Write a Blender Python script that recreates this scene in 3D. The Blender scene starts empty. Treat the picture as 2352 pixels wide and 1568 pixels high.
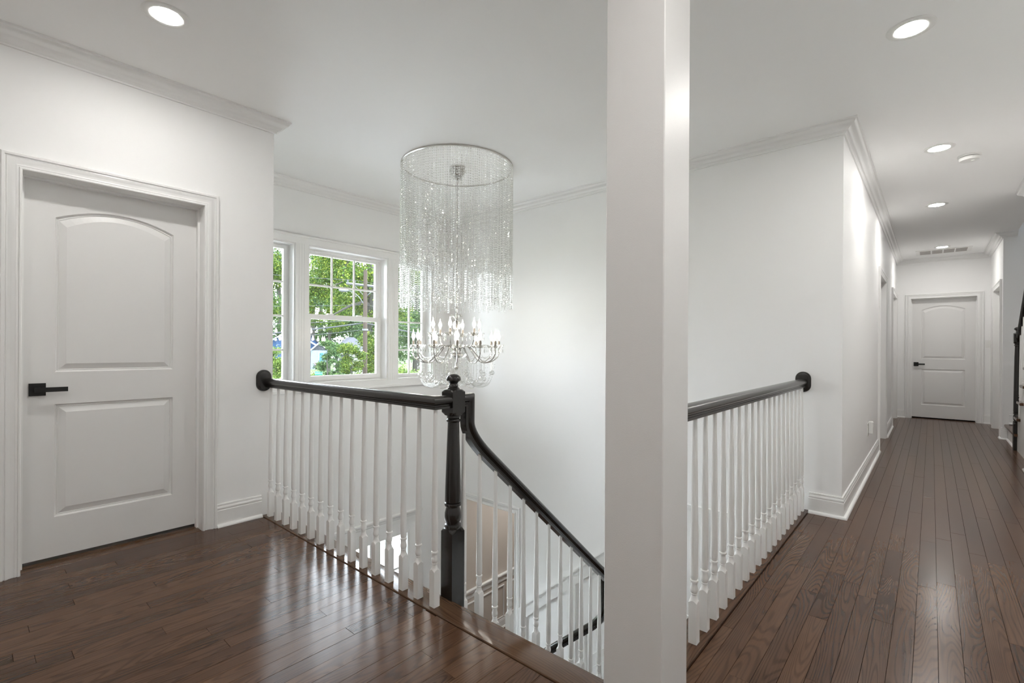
import bpy, bmesh, math, random
import numpy as np
from mathutils import Matrix, Vector
from mathutils.geometry import tessellate_polygon

random.seed(7)
rng = np.random.default_rng(7)
PI = math.pi
S = bpy.context.scene
COL = S.collection

# ------------------------------------------------------------------ camera
F_PX = 1105.0
cam_d = bpy.data.cameras.new('camera')
cam_d.sensor_width = 36.0
cam_d.lens = 36.0 * F_PX / 2352.0
cam_d.shift_y = 16.0 / 2352.0
cam_d.clip_start = 0.02
cam_d.clip_end = 500
cam = bpy.data.objects.new('camera', cam_d)
COL.objects.link(cam)
cam.matrix_world = (Matrix.Translation((0, 0, 1.15)) @ Matrix.Rotation(math.radians(41.1), 4, 'Z')
                    @ Matrix.Rotation(math.radians(90), 4, 'X') @ Matrix.Rotation(math.radians(0.31), 4, 'Z'))
S.camera = cam

# ------------------------------------------------------------------ world, sun, exposure
W = bpy.data.worlds.new('world')
S.world = W
W.use_nodes = True
bg = W.node_tree.nodes['Background']
bg.inputs[0].default_value = (0.83, 0.92, 1.0, 1)
bg.inputs[1].default_value = 12.0
sun_d = bpy.data.lights.new('sun', 'SUN')
sun_d.energy = 3.6
sun_d.angle = math.radians(6)
sun_d.color = (1, 0.95, 0.86)
sun = bpy.data.objects.new('sun', sun_d)
COL.objects.link(sun)
sun.rotation_euler = Vector((0.25, 0.75, 0.8)).to_track_quat('Z', 'Y').to_euler()
S.view_settings.view_transform = 'Standard'
S.view_settings.look = 'None'
S.view_settings.exposure = 0.82
S.view_settings.gamma = 1.0
S.view_settings.use_curve_mapping = False
DOWNLIGHT = 147.0      # emission of a recessed lamp's lens
BULB = 36.0            # emission of a candle bulb
S.cycles.transparent_max_bounces = 24
S.cycles.diffuse_bounces = 8
S.cycles.max_bounces = 16

# ------------------------------------------------------------------ materials
def mat(name, col, rough=0.5, metal=0.0, spec=0.5, coat=0.0, bump=None, emit=None):
    m = bpy.data.materials.new(name)
    m.use_nodes = True
    nt = m.node_tree
    b = nt.nodes['Principled BSDF']
    b.inputs['Base Color'].default_value = (*col, 1)
    b.inputs['Roughness'].default_value = rough
    b.inputs['Metallic'].default_value = metal
    b.inputs['Specular IOR Level'].default_value = spec
    b.inputs['Coat Weight'].default_value = coat
    b.inputs['Coat Roughness'].default_value = 0.12
    if emit:
        b.inputs['Emission Color'].default_value = (*emit[0], 1)
        b.inputs['Emission Strength'].default_value = emit[1]
    if bump:
        geo = nt.nodes.new('ShaderNodeNewGeometry')
        n = nt.nodes.new('ShaderNodeTexNoise')
        n.inputs['Scale'].default_value = bump[0]
        n.inputs['Detail'].default_value = 3
        bp = nt.nodes.new('ShaderNodeBump')
        bp.inputs['Strength'].default_value = bump[1]
        bp.inputs['Distance'].default_value = 0.002
        nt.links.new(geo.outputs['Position'], n.inputs['Vector'])
        nt.links.new(n.outputs['Fac'], bp.inputs['Height'])
        nt.links.new(bp.outputs['Normal'], b.inputs['Normal'])
    return m

def island_mat(name, c1, c2, c3, rough=0.6, trans=0.25):
    """leaf material: colour differs from leaf to leaf"""
    m = bpy.data.materials.new(name)
    m.use_nodes = True
    nt = m.node_tree
    b = nt.nodes['Principled BSDF']
    geo = nt.nodes.new('ShaderNodeNewGeometry')
    cr = nt.nodes.new('ShaderNodeValToRGB')
    e = cr.color_ramp.elements
    e[0].color = (*c1, 1)
    e[1].color = (*c3, 1)
    k = e.new(0.55)
    k.color = (*c2, 1)
    nt.links.new(geo.outputs['Random Per Island'], cr.inputs[0])
    nt.links.new(cr.outputs[0], b.inputs['Base Color'])
    b.inputs['Roughness'].default_value = rough
    b.inputs['Specular IOR Level'].default_value = 0.08
    tr = nt.nodes.new('ShaderNodeBsdfTranslucent')
    mx = nt.nodes.new('ShaderNodeMixShader')
    mx.inputs[0].default_value = trans
    nt.links.new(cr.outputs[0], tr.inputs[0])
    nt.links.new(b.outputs[0], mx.inputs[1])
    nt.links.new(tr.outputs[0], mx.inputs[2])
    nt.links.new(mx.outputs[0], nt.nodes['Material Output'].inputs[0])
    return m

def wood_mat(name, dark, mid, light, axis, rough=0.2):
    """stained oak: cathedral contours of a stretched noise, fine pores, tone per board"""
    m = bpy.data.materials.new(name)
    m.use_nodes = True
    nt = m.node_tree
    L = nt.links.new
    N = nt.nodes.new
    b = nt.nodes['Principled BSDF']
    geo = N('ShaderNodeNewGeometry')
    inf = N('ShaderNodeObjectInfo')
    off = N('ShaderNodeVectorMath'); off.operation = 'SCALE'
    off.inputs[0].default_value = (37.0, 53.0, 11.0)
    L(inf.outputs['Random'], off.inputs['Scale'])
    add = N('ShaderNodeVectorMath'); add.operation = 'ADD'
    L(geo.outputs['Position'], add.inputs[0]); L(off.outputs[0], add.inputs[1])
    mp = N('ShaderNodeVectorMath'); mp.operation = 'MULTIPLY'
    mp.inputs[1].default_value = (1.0, 0.10, 1.0) if axis == 'Y' else (0.10, 1.0, 1.0)
    L(add.outputs[0], mp.inputs[0])
    n1 = N('ShaderNodeTexNoise'); n1.inputs['Scale'].default_value = 7.0; n1.inputs['Detail'].default_value = 1.5
    n1.inputs['Roughness'].default_value = 0.4
    L(mp.outputs[0], n1.inputs['Vector'])
    mul = N('ShaderNodeMath'); mul.operation = 'MULTIPLY'; mul.inputs[1].default_value = 270.0
    L(n1.outputs['Fac'], mul.inputs[0])
    sn = N('ShaderNodeMath'); sn.operation = 'SINE'
    L(mul.outputs[0], sn.inputs[0])
    mr = N('ShaderNodeMapRange'); mr.inputs[1].default_value = 1.0; mr.inputs[2].default_value = 0.0
    L(sn.outputs[0], mr.inputs[0])
    mp2 = N('ShaderNodeVectorMath'); mp2.operation = 'MULTIPLY'
    mp2.inputs[1].default_value = (190.0, 6.0, 40.0) if axis == 'Y' else (6.0, 190.0, 40.0)
    L(add.outputs[0], mp2.inputs[0])
    n2 = N('ShaderNodeTexNoise'); n2.inputs['Scale'].default_value = 1.0; n2.inputs['Detail'].default_value = 2
    L(mp2.outputs[0], n2.inputs['Vector'])
    n3 = N('ShaderNodeTexNoise'); n3.inputs['Scale'].default_value = 3.0; n3.inputs['Detail'].default_value = 2
    L(add.outputs[0], n3.inputs['Vector'])
    # tone = contour*.45 + pores*.35 + blotch*.35 + random*.35
    def madd(x, f, y=None):
        q = N('ShaderNodeMath'); q.operation = 'MULTIPLY_ADD'; q.inputs[1].default_value = f
        L(x, q.inputs[0])
        if y is not None:
            L(y, q.inputs[2])
        else:
            q.inputs[2].default_value = -0.16
        return q.outputs[0]
    t = madd(mr.outputs[0], 0.24)
    t = madd(n2.outputs['Fac'], 0.34, t)
    t = madd(n3.outputs['Fac'], 0.42, t)
    t = madd(inf.outputs['Random'], 0.34, t)
    cr = N('ShaderNodeValToRGB')
    e = cr.color_ramp.elements
    e[0].position = 0.12; e[0].color = (*dark, 1)
    e[1].position = 0.98; e[1].color = (*light, 1)
    k = e.new(0.5); k.color = (*mid, 1)
    L(t, cr.inputs[0])
    L(cr.outputs[0], b.inputs['Base Color'])
    b.inputs['Roughness'].default_value = rough
    b.inputs['Specular IOR Level'].default_value = 0.3
    bp = N('ShaderNodeBump'); bp.inputs['Strength'].default_value = 0.07; bp.inputs['Distance'].default_value = 0.0012
    L(n2.outputs['Fac'], bp.inputs['Height']); L(bp.outputs[0], b.inputs['Normal'])
    return m

def pane_mat(name, tint=(1, 1, 1), gloss=1.0):
    m = bpy.data.materials.new(name)
    m.use_nodes = True
    nt = m.node_tree
    nt.nodes.remove(nt.nodes['Principled BSDF'])
    tr = nt.nodes.new('ShaderNodeBsdfTransparent'); tr.inputs[0].default_value = (*tint, 1)
    gl = nt.nodes.new('ShaderNodeBsdfGlossy'); gl.inputs['Roughness'].default_value = 0.02
    fr = nt.nodes.new('ShaderNodeFresnel'); fr.inputs[0].default_value = 1.45
    mx = nt.nodes.new('ShaderNodeMixShader')
    ml = nt.nodes.new('ShaderNodeMath'); ml.operation = 'MULTIPLY'; ml.inputs[1].default_value = gloss
    nt.links.new(fr.outputs[0], ml.inputs[0])
    nt.links.new(ml.outputs[0], mx.inputs[0])
    nt.links.new(tr.outputs[0], mx.inputs[1]); nt.links.new(gl.outputs[0], mx.inputs[2])
    nt.links.new(mx.outputs[0], nt.nodes['Material Output'].inputs[0])
    return m

def crystal_mat(name):
    m = bpy.data.materials.new(name)
    m.use_nodes = True
    nt = m.node_tree
    nt.nodes.remove(nt.nodes['Principled BSDF'])
    tr = nt.nodes.new('ShaderNodeBsdfTransparent'); tr.inputs[0].default_value = (0.97, 0.97, 0.96, 1)
    gl = nt.nodes.new('ShaderNodeBsdfGlossy'); gl.inputs['Roughness'].default_value = 0.05
    gl.inputs['Color'].default_value = (0.95, 0.95, 0.93, 1)
    df = nt.nodes.new('ShaderNodeBsdfRefraction'); df.inputs['IOR'].default_value = 1.5
    df.inputs['Roughness'].default_value = 0.0
    lw = nt.nodes.new('ShaderNodeLayerWeight'); lw.inputs[0].default_value = 0.45
    m1 = nt.nodes.new('ShaderNodeMixShader')
    m2 = nt.nodes.new('ShaderNodeMixShader'); m2.inputs[0].default_value = 0.35
    nt.links.new(tr.outputs[0], m2.inputs[1]); nt.links.new(df.outputs[0], m2.inputs[2])
    nt.links.new(lw.outputs['Facing'], m1.inputs[0])
    nt.links.new(m2.outputs[0], m1.inputs[1]); nt.links.new(gl.outputs[0], m1.inputs[2])
    nt.links.new(m1.outputs[0], nt.nodes['Material Output'].inputs[0])
    return m

M = {}
M['wall'] = mat('wall_paint', (0.89, 0.89, 0.885), 0.55, spec=0.25, bump=(260, 0.06))
M['hallwall'] = M['wall']
M['ceil'] = mat('ceiling_paint', (0.91, 0.91, 0.905), 0.75, spec=0.3, bump=(200, 0.05))
M['trim'] = mat('trim_paint', (0.87, 0.87, 0.86), 0.28)
M['door'] = mat('door_paint', (0.80, 0.795, 0.785), 0.32, bump=(500, 0.05))
M['beige'] = mat('beige_paint', (0.68, 0.615, 0.55), 0.6, bump=(260, 0.05))
M['col'] = mat('column_paint', (0.80, 0.79, 0.78), 0.42, bump=(330, 0.16))
M['balu'] = mat('baluster_paint', (0.84, 0.835, 0.82), 0.35)
M['black'] = mat('black_lacquer', (0.013, 0.0115, 0.010), 0.26, coat=0.25)
M['iron'] = mat('black_metal', (0.008, 0.008, 0.008), 0.45)
M['floor'] = wood_mat('stained_oak', (0.029, 0.0132, 0.0072), (0.084, 0.0408, 0.0225), (0.146, 0.077, 0.040), 'Y', 0.22)
M['floorx'] = wood_mat('stained_oak_edge', (0.026, 0.0132, 0.0076), (0.074, 0.0390, 0.0225), (0.134, 0.074, 0.040), 'X', 0.13)
M['gapdark'] = mat('subfloor', (0.014, 0.010, 0.008), 0.8)
M['plastic'] = mat('white_plastic', (0.82, 0.82, 0.80), 0.35)
M['grille'] = mat('vent_grille', (0.42, 0.40, 0.385), 0.6)
M['dark'] = mat('dark_slot', (0.03, 0.03, 0.03), 0.7)
M['chrome'] = mat('chrome', (0.62, 0.60, 0.57), 0.12, metal=1.0)
M['pewter'] = mat('pewter_sleeve', (0.30, 0.27, 0.235), 0.3, metal=0.6)
M['glass'] = pane_mat('window_glass')
M['crystal'] = crystal_mat('crystal')
M['lens'] = mat('lamp_lens', (1, 1, 1), 0.4, emit=((1.0, 0.975, 0.94), DOWNLIGHT))
M['bulb'] = mat('bulb_glow', (1, 1, 1), 0.3, emit=((1.0, 0.93, 0.82), BULB))
M['grass'] = mat('lawn', (0.06, 0.102, 0.027), 0.9)
M['concrete'] = mat('concrete', (0.55, 0.54, 0.52), 0.9)
M['road'] = mat('asphalt', (0.30, 0.30, 0.305), 0.9)
M['bark'] = mat('bark', (0.0325, 0.03125, 0.0275), 0.9, bump=(12, 0.8), spec=0.1)
M['polewood'] = mat('pole_wood', (0.029, 0.0225, 0.018), 0.85, bump=(20, 0.4), spec=0.1)
M['wire'] = mat('cable', (0.025, 0.0275, 0.03), 0.6, spec=0.1)
M['greymetal'] = mat('galvanised', (0.06875, 0.0715, 0.077), 0.45, metal=0.3, spec=0.1)
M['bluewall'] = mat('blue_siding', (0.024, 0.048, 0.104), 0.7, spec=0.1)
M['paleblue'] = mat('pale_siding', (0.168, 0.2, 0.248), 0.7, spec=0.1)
M['bluedoor'] = mat('blue_door', (0.025, 0.125, 0.21), 0.5)
M['roof'] = mat('grey_shingle', (0.04875, 0.05063, 0.06), 0.9, bump=(8, 0.6), spec=0.1)
M['roofdark'] = mat('dark_gable', (0.0275, 0.03, 0.0375), 0.8)
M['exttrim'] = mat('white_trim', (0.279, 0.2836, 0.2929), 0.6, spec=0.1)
M['signgreen'] = mat('sign_green', (0.005, 0.115, 0.085), 0.45)
M['carpaint'] = mat('car_paint', (0.15, 0.18, 0.275), 0.3, coat=0.5)
M['tyre'] = mat('tyre', (0.02, 0.02, 0.02), 0.8)
M['carglass'] = mat('car_glass', (0.02, 0.025, 0.03), 0.08)
M['leafA'] = island_mat('maple_leaves', (0.013, 0.03158, 0.006686), (0.04086, 0.07429, 0.01114), (0.1114, 0.1338, 0.01857))
M['leafB'] = island_mat('deep_green_leaves', (0.013, 0.03343, 0.013), (0.03343, 0.06315, 0.02229), (0.07429, 0.1114, 0.03714))
M['leafC'] = island_mat('pale_green_leaves', (0.0391, 0.0782, 0.03519), (0.08602, 0.1408, 0.06647), (0.1642, 0.215, 0.1173))
M['leafD'] = island_mat('shrub_leaves', (0.01955, 0.04301, 0.00782), (0.05865, 0.09775, 0.01955), (0.1329, 0.1642, 0.04301))
M['flower'] = island_mat('flower_petals', (0.276, 0.023, 0.0276), (0.322, 0.253, 0.276), (0.0552, 0.046, 0.276))

# ------------------------------------------------------------------ mesh helpers
class MB:
    def __init__(s):
        s.v = []; s.f = []
    def add(s, vs, fs):
        o = len(s.v)
        s.v += [tuple(p) for p in vs]
        s.f += [tuple(i + o for i in q) for q in fs]
        return s
    def box(s, x0, x1, y0, y1, z0, z1):
        return s.add([(x0, y0, z0), (x1, y0, z0), (x1, y1, z0), (x0, y1, z0), (x0, y0, z1), (x1, y0, z1), (x1, y1, z1), (x0, y1, z1)],
                     [(3, 2, 1, 0), (4, 5, 6, 7), (0, 1, 5, 4), (1, 2, 6, 5), (2, 3, 7, 6), (3, 0, 4, 7)])
    def rbox(s, x0, x1, y0, y1, z0, z1, r=0.004):
        """box with chamfered vertical edges and a chamfered rim"""
        def ring(i, z):
            a, b, c, d = x0 + i, x1 - i, y0 + i, y1 - i
            return [(a + r, c, z), (b - r, c, z), (b, c + r, z), (b, d - r, z), (b - r, d, z), (a + r, d, z), (a, d - r, z), (a, c + r, z)]
        rings = [ring(r, z0), ring(0, z0 + r), ring(0, z1 - r), ring(r, z1)]
        return s.loft(rings, True, True)
    def loft(s, rings, closed=True, caps=True):
        n = len(rings[0]); o = len(s.v)
        for q in rings:
            s.v += [tuple(p) for p in q]
        for i in range(len(rings) - 1):
            for j in range(n if closed else n - 1):
                k = (j + 1) % n
                s.f.append((o + i * n + j, o + i * n + k, o + (i + 1) * n + k, o + (i + 1) * n + j))
        if caps:
            s.f.append(tuple(o + j for j in reversed(range(n))))
            s.f.append(tuple(o + (len(rings) - 1) * n + j for j in range(n)))
        return s
    def lathe(s, prof, n=24, c=(0, 0, 0), caps=True, fn=None):
        """prof: (radius, z); fn(theta) may limit the radius (square stock)"""
        rings = []
        for r, z in prof:
            q = []
            for j in range(n):
                a = 2 * PI * j / n
                rr = min(r, fn(a)) if fn else r
                q.append((c[0] + rr * math.cos(a), c[1] + rr * math.sin(a), c[2] + z))
            rings.append(q)
        return s.loft(rings, True, caps)
    def tube(s, pts, r, n=8, caps=True):
        pts = [Vector(p) for p in pts]
        rings = []
        t0 = (pts[1] - pts[0]).normalized()
        up = Vector((0, 0, 1)) if abs(t0.z) < 0.9 else Vector((1, 0, 0))
        nrm = t0.cross(up).normalized()
        for i, p in enumerate(pts):
            a = pts[max(i - 1, 0)]; b = pts[min(i + 1, len(pts) - 1)]
            t = (b - a).normalized()
            nrm = (nrm - t * nrm.dot(t)).normalized()
            bi = t.cross(nrm)
            rr = r[i] if isinstance(r, (list, tuple)) else r
            rings.append([p + (nrm * math.cos(2 * PI * j / n) + bi * math.sin(2 * PI * j / n)) * rr for j in range(n)])
        return s.loft(rings, True, caps)
    def sweep(s, path, prof, mp, cyc=False):
        """path: 2-D points; prof: (offset to the left of the path, height); mp(a,b,h)->xyz; mitred corners"""
        n = len(path)
        rings = []
        for i in range(n):
            p = Vector(path[i])
            d1 = (p - Vector(path[i - 1])).normalized() if (i > 0 or cyc) else None
            d2 = (Vector(path[(i + 1) % n]) - p).normalized() if (i < n - 1 or cyc) else None
            d1 = d1 or d2; d2 = d2 or d1
            n1 = Vector((-d1.y, d1.x)); n2 = Vector((-d2.y, d2.x))
            m = n1 + n2
            m = m / max(m.dot(n1), 1e-4)
            rings.append([mp(p.x + m.x * o, p.y + m.y * o, h) for o, h in prof])
        if cyc:
            rings.append(rings[0])
        return s.loft(rings, True, not cyc)
    def octa(s, c, r, h=None):
        h = h or r
        x, y, z = c
        k = 0.72
        vs = [(x, y, z + h)]
        for q in (h * 0.45, -h * 0.45):
            for j in range(6):
                a = PI / 3 * j
                vs.append((x + r * math.cos(a), y + r * math.sin(a), z + q))
        vs.append((x, y, z - h))
        fs = []
        for j in range(6):
            k = (j + 1) % 6
            fs += [(0, 1 + j, 1 + k), (1 + j, 7 + j, 7 + k, 1 + k), (7 + j, 13, 7 + k)]
        return s.add(vs, fs)
    def sphere(s, c, r, n=12, m=7, sz=1.0):
        prof = [(max(r * math.sin(PI * i / m), 1e-4), -r * sz * math.cos(PI * i / m)) for i in range(m + 1)]
        return s.lathe(prof, n, c, True)
    def mesh(s, name, material=None, smooth=False):
        me = bpy.data.meshes.new(name)
        me.from_pydata(s.v, [], s.f)
        bm = bmesh.new(); bm.from_mesh(me)
        bmesh.ops.recalc_face_normals(bm, faces=bm.faces)
        bm.to_mesh(me); bm.free()
        if smooth:
            me.polygons.foreach_set('use_smooth', [True] * len(me.polygons))
            me.set_sharp_from_angle(angle=math.radians(38))
        if material:
            me.materials.append(M[material] if isinstance(material, str) else material)
        return me
    def build(s, name, material, parent=None, smooth=False, loc=None):
        return put(name, s.mesh(name, material, smooth), parent, loc)

def put(name, me, parent=None, loc=None):
    o = bpy.data.objects.new(name, me)
    COL.objects.link(o)
    if parent:
        o.parent = parent
    if loc:
        o.location = loc
    return o

def tag(o, label, cat=None, group=None, kind=None):
    o['label'] = label
    if cat: o['category'] = cat
    if group: o['group'] = group
    if kind: o['kind'] = kind
    return o

def thing(name, label, cat, loc=(0, 0, 0), group=None, kind=None):
    o = bpy.data.objects.new(name, None)
    o.empty_display_size = 0.1
    COL.objects.link(o)
    o.location = loc
    return tag(o, label, cat, group, kind)

def struct(name, mb, material, label, cat, parent=None, smooth=False):
    o = mb.build(name, material, parent, smooth)
    if not parent:
        tag(o, label, cat, None, 'structure')
    return o

# ------------------------------------------------------------------ dimensions (metres, camera stands over the origin)
C = 2.705            # ceiling
FL = -2.772          # floor of the storey below
XL = -3.435          # wall with the near door
XW = -4.50           # window wall
YB = 3.97            # back wall of the stairwell
XH = -0.46           # left wall of the hall
XR = 0.70            # right wall of the hall
YE = 10.68           # end of the hall
YF = 1.475           # edge of the floor over the stairs
XT = -0.655          # edge of the hall floor along the guard rail
XS = -1.66           # line of the stair rail

# ------------------------------------------------------------------ setting: walls, ceiling
def wall_y(name, xa, xb, y0, y1, z0, z1, holes, material, label):
    """wall in a plane of constant x, with rectangular holes (y0,y1,z0,z1), sorted by y"""
    mb = MB(); y = y0
    for h in sorted(holes):
        if h[0] > y: mb.box(xa, xb, y, h[0], z0, z1)
        if h[2] > z0: mb.box(xa, xb, h[0], h[1], z0, h[2])
        if h[3] < z1: mb.box(xa, xb, h[0], h[1], h[3], z1)
        y = h[1]
    if y < y1: mb.box(xa, xb, y, y1, z0, z1)
    return struct(name, mb, material, label, 'wall')

def wall_x(name, ya, yb, x0, x1, z0, z1, holes, material, label):
    mb = MB(); x = x0
    for h in sorted(holes):
        if h[0] > x: mb.box(x, h[0], ya, yb, z0, z1)
        if h[2] > z0: mb.box(h[0], h[1], ya, yb, z0, h[2])
        if h[3] < z1: mb.box(h[0], h[1], ya, yb, h[3], z1)
        x = h[1]
    if x < x1: mb.box(x, x1, ya, yb, z0, z1)
    return struct(name, mb, material, label, 'wall')

wall_y('wall_left', XL - 0.125, XL, -1.6, 1.42, -0.3, C, [(0.20, 1.00, -0.02, 2.03)], 'wall', 'white painted wall that holds the near panelled door')
wall_x('wall_return', 1.30, 1.42, XW, XL - 0.125, FL, C, [], 'wall', 'white wall returning behind the near door to the windows')
WIN = [(1.57, 2.06), (2.184, 3.08), (3.21, 3.70)]
WZ0, WZ1 = 0.80, 2.13
mb = MB()
# window wall: band by band so that upper and lower openings can differ
LW = (2.30, 3.385, -2.25, -0.935)
mb.box(XW - 0.18, XW, 1.30, YB + 0.15, FL - 0.2, LW[2])
mb.box(XW - 0.18, XW, 1.30, LW[0], LW[2], LW[3]); mb.box(XW - 0.18, XW, LW[1], YB + 0.15, LW[2], LW[3])
mb.box(XW - 0.18, XW, 1.30, YB + 0.15, LW[3], WZ0)
y = 1.30
for a, b in WIN:
    mb.box(XW - 0.18, XW, y, a, WZ0, WZ1); y = b
mb.box(XW - 0.18, XW, y, YB + 0.15, WZ0, WZ1)
mb.box(XW - 0.18, XW, 1.30, YB + 0.15, WZ1, C)
struct('wall_window', mb, 'wall', 'white stairwell wall with three windows side by side', 'wall')
OP = (-4.32, -3.407, -0.642)
mb = MB()
mb.box(XW, XH, YB, YB + 0.15, OP[2], C)
mb.box(OP[1], XH, YB, YB + 0.15, FL - 0.2, OP[2])
mb.box(XW, OP[0], YB, YB + 0.15, FL - 0.2, OP[2])
struct('wall_back', mb, 'wall', 'tall white back wall of the stairwell behind the chandelier', 'wall')
D3 = (6.93, 7.93); D4 = (9.33, 10.45); D5 = (9.14, 10.10); DE = (-0.267, 0.547)
wall_y('wall_hall_left', XH - 0.15, XH, YB + 0.15, YE + 0.15, -0.3, C, [(D3[0], D3[1], -0.02, 2.03), (D4[0], D4[1], -0.02, 2.03)], 'wall', 'white left wall of the hall with two recessed doors')
wall_x('wall_end', YE, YE + 0.15, XH, XR + 0.15, -0.3, C, [(DE[0], DE[1], -0.02, 2.03)], 'wall', 'white end wall of the hall around the far door')
wall_y('wall_right', XR, XR + 0.13, -1.6, 6.75, -0.3, C, [], 'wall', 'white right wall of the hall ending at the upper stairs')
wall_y('wall_hall_right', XR, XR + 0.13, 9.07, YE, -0.3, C, [(D5[0], D5[1], -0.02, 2.03)], 'wall', 'white wall with a recessed door beside the hall end')
wall_x('wall_upper_stair', 8.95, 9.07, XR, 1.85, -0.3, 5.2, [], 'wall', 'white wall behind the bottom of the upper stairs')
mb = MB()
mb.box(1.72, 1.85, 3.5, 8.95, -0.3, 5.2); mb.box(XR + 0.13, 1.72, 3.38, 3.5, -0.3, 5.2)
mb.box(XR + 0.02, XR + 0.13, 3.5, 8.95, C + 0.14, 5.2); mb.box(XR, 1.85, 3.38, 9.07, 5.2, 5.3)
struct('wall_upper_stairwell', mb, 'wall', 'white enclosure walls of the upper stairs', 'wall')
struct('wall_rear', MB().box(XL - 0.125, XR + 0.13, -1.72, -1.6, -0.3, C), 'wall', 'plain white wall behind the viewer', 'wall')
struct('ceiling', MB().box(XW - 0.18, XR + 0.13, -1.72, YE + 0.15, C, C + 0.14), 'ceil', 'flat white painted ceiling over hall and stairwell', 'ceiling')
# rooms behind the closed doors
mb = MB()
mb.box(XH - 1.2, XH - 0.15, D3[0] - .1, D3[0], -0.3, C); mb.box(XH - 1.2, XH - 0.15, YE + .15, YE + .25, -0.3, C); mb.box(XH - 1.3, XH - 1.2, D3[0] - .1, YE + .25, -0.3, C)
mb.box(XH - 1.2, XH - 0.15, D3[0], YE + .15, -0.3, -0.02)
struct('wall_side_rooms', mb, 'wall', 'walls of the rooms behind the hall doors', 'wall')
mb = MB()
mb.box(XH - .15, 1.9, YE + 1.0, YE + 1.1, -0.3, C); mb.box(XH - .15, XH - .05, YE + .25, YE + 1.0, -0.3, C); mb.box(1.8, 1.9, 9.07, YE + 1.0, -0.3, C); mb.box(XR + .13, 1.8, 9.07, YE + 1, -0.3, -0.02); mb.box(XH - .05, XR + .13, YE + .15, YE + 1, -0.3, -0.02)
mb.box(XH - .15, 1.9, YE + .15, YE + 1.1, C, C + .14); mb.box(XR + .13, 1.9, 9.07, YE + .15, C, C + .14)
struct('wall_far_rooms', mb, 'wall', 'walls of the rooms beyond the hall end', 'wall')
struct('wall_near_room_side', MB().box(XW - 0.05, XL - 0.125, -1.72, -1.6, -0.3, C), 'wall', 'side wall of the room behind the near door', 'wall')
wall_y('wall_near_room', XW - 0.18, XW - 0.05, -1.72, 1.30, -0.3, C, [(-1.2, -0.9, 1.2, 1.9)], 'wall', 'outer wall of the room behind the near door')
# lower storey shell
mb = MB()
mb.box(XW, XT, 1.30, 1.42, FL, -0.3)
mb.box(XT, XT + 0.12, 1.30, YB, FL, -0.02)
struct('wall_lower', mb, 'wall', 'white walls enclosing the stairs below the hall floor', 'wall')
mb = MB()
mb.box(XW - 0.18, XW - 0.05, YB + 0.15, 8.2, FL - 0.2, -0.3)
struct('wall_beige', mb, 'beige', 'beige wall with chair rail seen through the lower opening', 'wall')
mb = MB(); mb.box(XW - 0.05, -1.4, 8.08, 8.2, FL, -0.3); mb.box(-1.52, -1.4, YB + 0.15, 8.08, FL, -0.3)
struct('wall_lower_room', mb, 'beige', 'beige walls of the room behind the lower opening', 'wall')
struct('ceiling_lower', MB().box(XW - 0.18, -1.4, YB + 0.15, 8.2, -0.3, -0.2), 'ceil', 'white ceiling of the lower room', 'ceiling')
struct('floor_lower', MB().box(XW - 0.18, XT + 0.12, 1.30, 8.2, FL - 0.1, FL), 'floorx', 'dark stained floor of the lower storey', 'floor')
struct('wall_column', MB().rbox(-0.832, -0.6265, 1.4325, 1.635, 0.0, C, 0.003), 'col', 'square white column at the corner of the stair opening', 'column')

# ------------------------------------------------------------------ floor: sub-floor, boards, edge boards
mb = MB()
mb.box(XL - 0.125, XR, -1.6, YF - 0.03, -0.3, -0.019)
mb.box(XT, XR, YF - 0.03, YB, -0.3, -0.019)
mb.box(XT - 0.12, XT, YF - 0.008, YB, -0.09, -0.0185)
mb.box(XH, XR, YB, YE, -0.3, -0.019)
mb.box(XR, 1.72, 6.75, 8.95, -0.3, -0.019)
mb.box(XH - 0.15, XH, D3[0], D3[1], -0.3, -0.019); mb.box(XH - 0.15, XH, D4[0], D4[1], -0.3, -0.019)
mb.box(XR, XR + 0.13, D5[0], D5[1], -0.3, -0.019); mb.box(DE[0], DE[1], YE, YE + 0.15, -0.3, -0.019)
floor = struct('floor', mb, 'gapdark', 'dark stained oak strip floor', 'floor')
struct('floor_room', MB().box(XW - 0.18, XL - 0.125, -1.6, 1.30, -0.3, -0.002), 'floorx', 'floor of the room behind the near door', 'floor')
# boards
BW = 0.0705; GAP = 0.0008
pm = MB()
e = 0.006
pm.add([(-.5, -.5, -1), (.5, -.5, -1), (.5, .5, -1), (-.5, .5, -1),
        (-.5, -.5, -.08), (.5, -.5, -.08), (.5, .5, -.08), (-.5, .5, -.08),
        (-.5 + e, -.4992, 0), (.5 - e, -.4992, 0), (.5 - e, .4992, 0), (-.5 + e, .4992, 0)],
       [(3, 2, 1, 0), (0, 1, 5, 4), (1, 2, 6, 5), (2, 3, 7, 6), (3, 0, 4, 7), (4, 5, 9, 8), (5, 6, 10, 9), (6, 7, 11, 10), (7, 4, 8, 11), (8, 9, 10, 11)])
plank_me = pm.mesh('plank', 'floor')
edges = [XL + 0.001]
k0 = math.ceil((XL - 0.023) / BW)
x = 0.023 + k0 * BW
while x < XR - 0.002:
    if x - edges[-1] > 0.004: edges.append(x)
    x += BW
edges.append(XR - 0.001)
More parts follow.
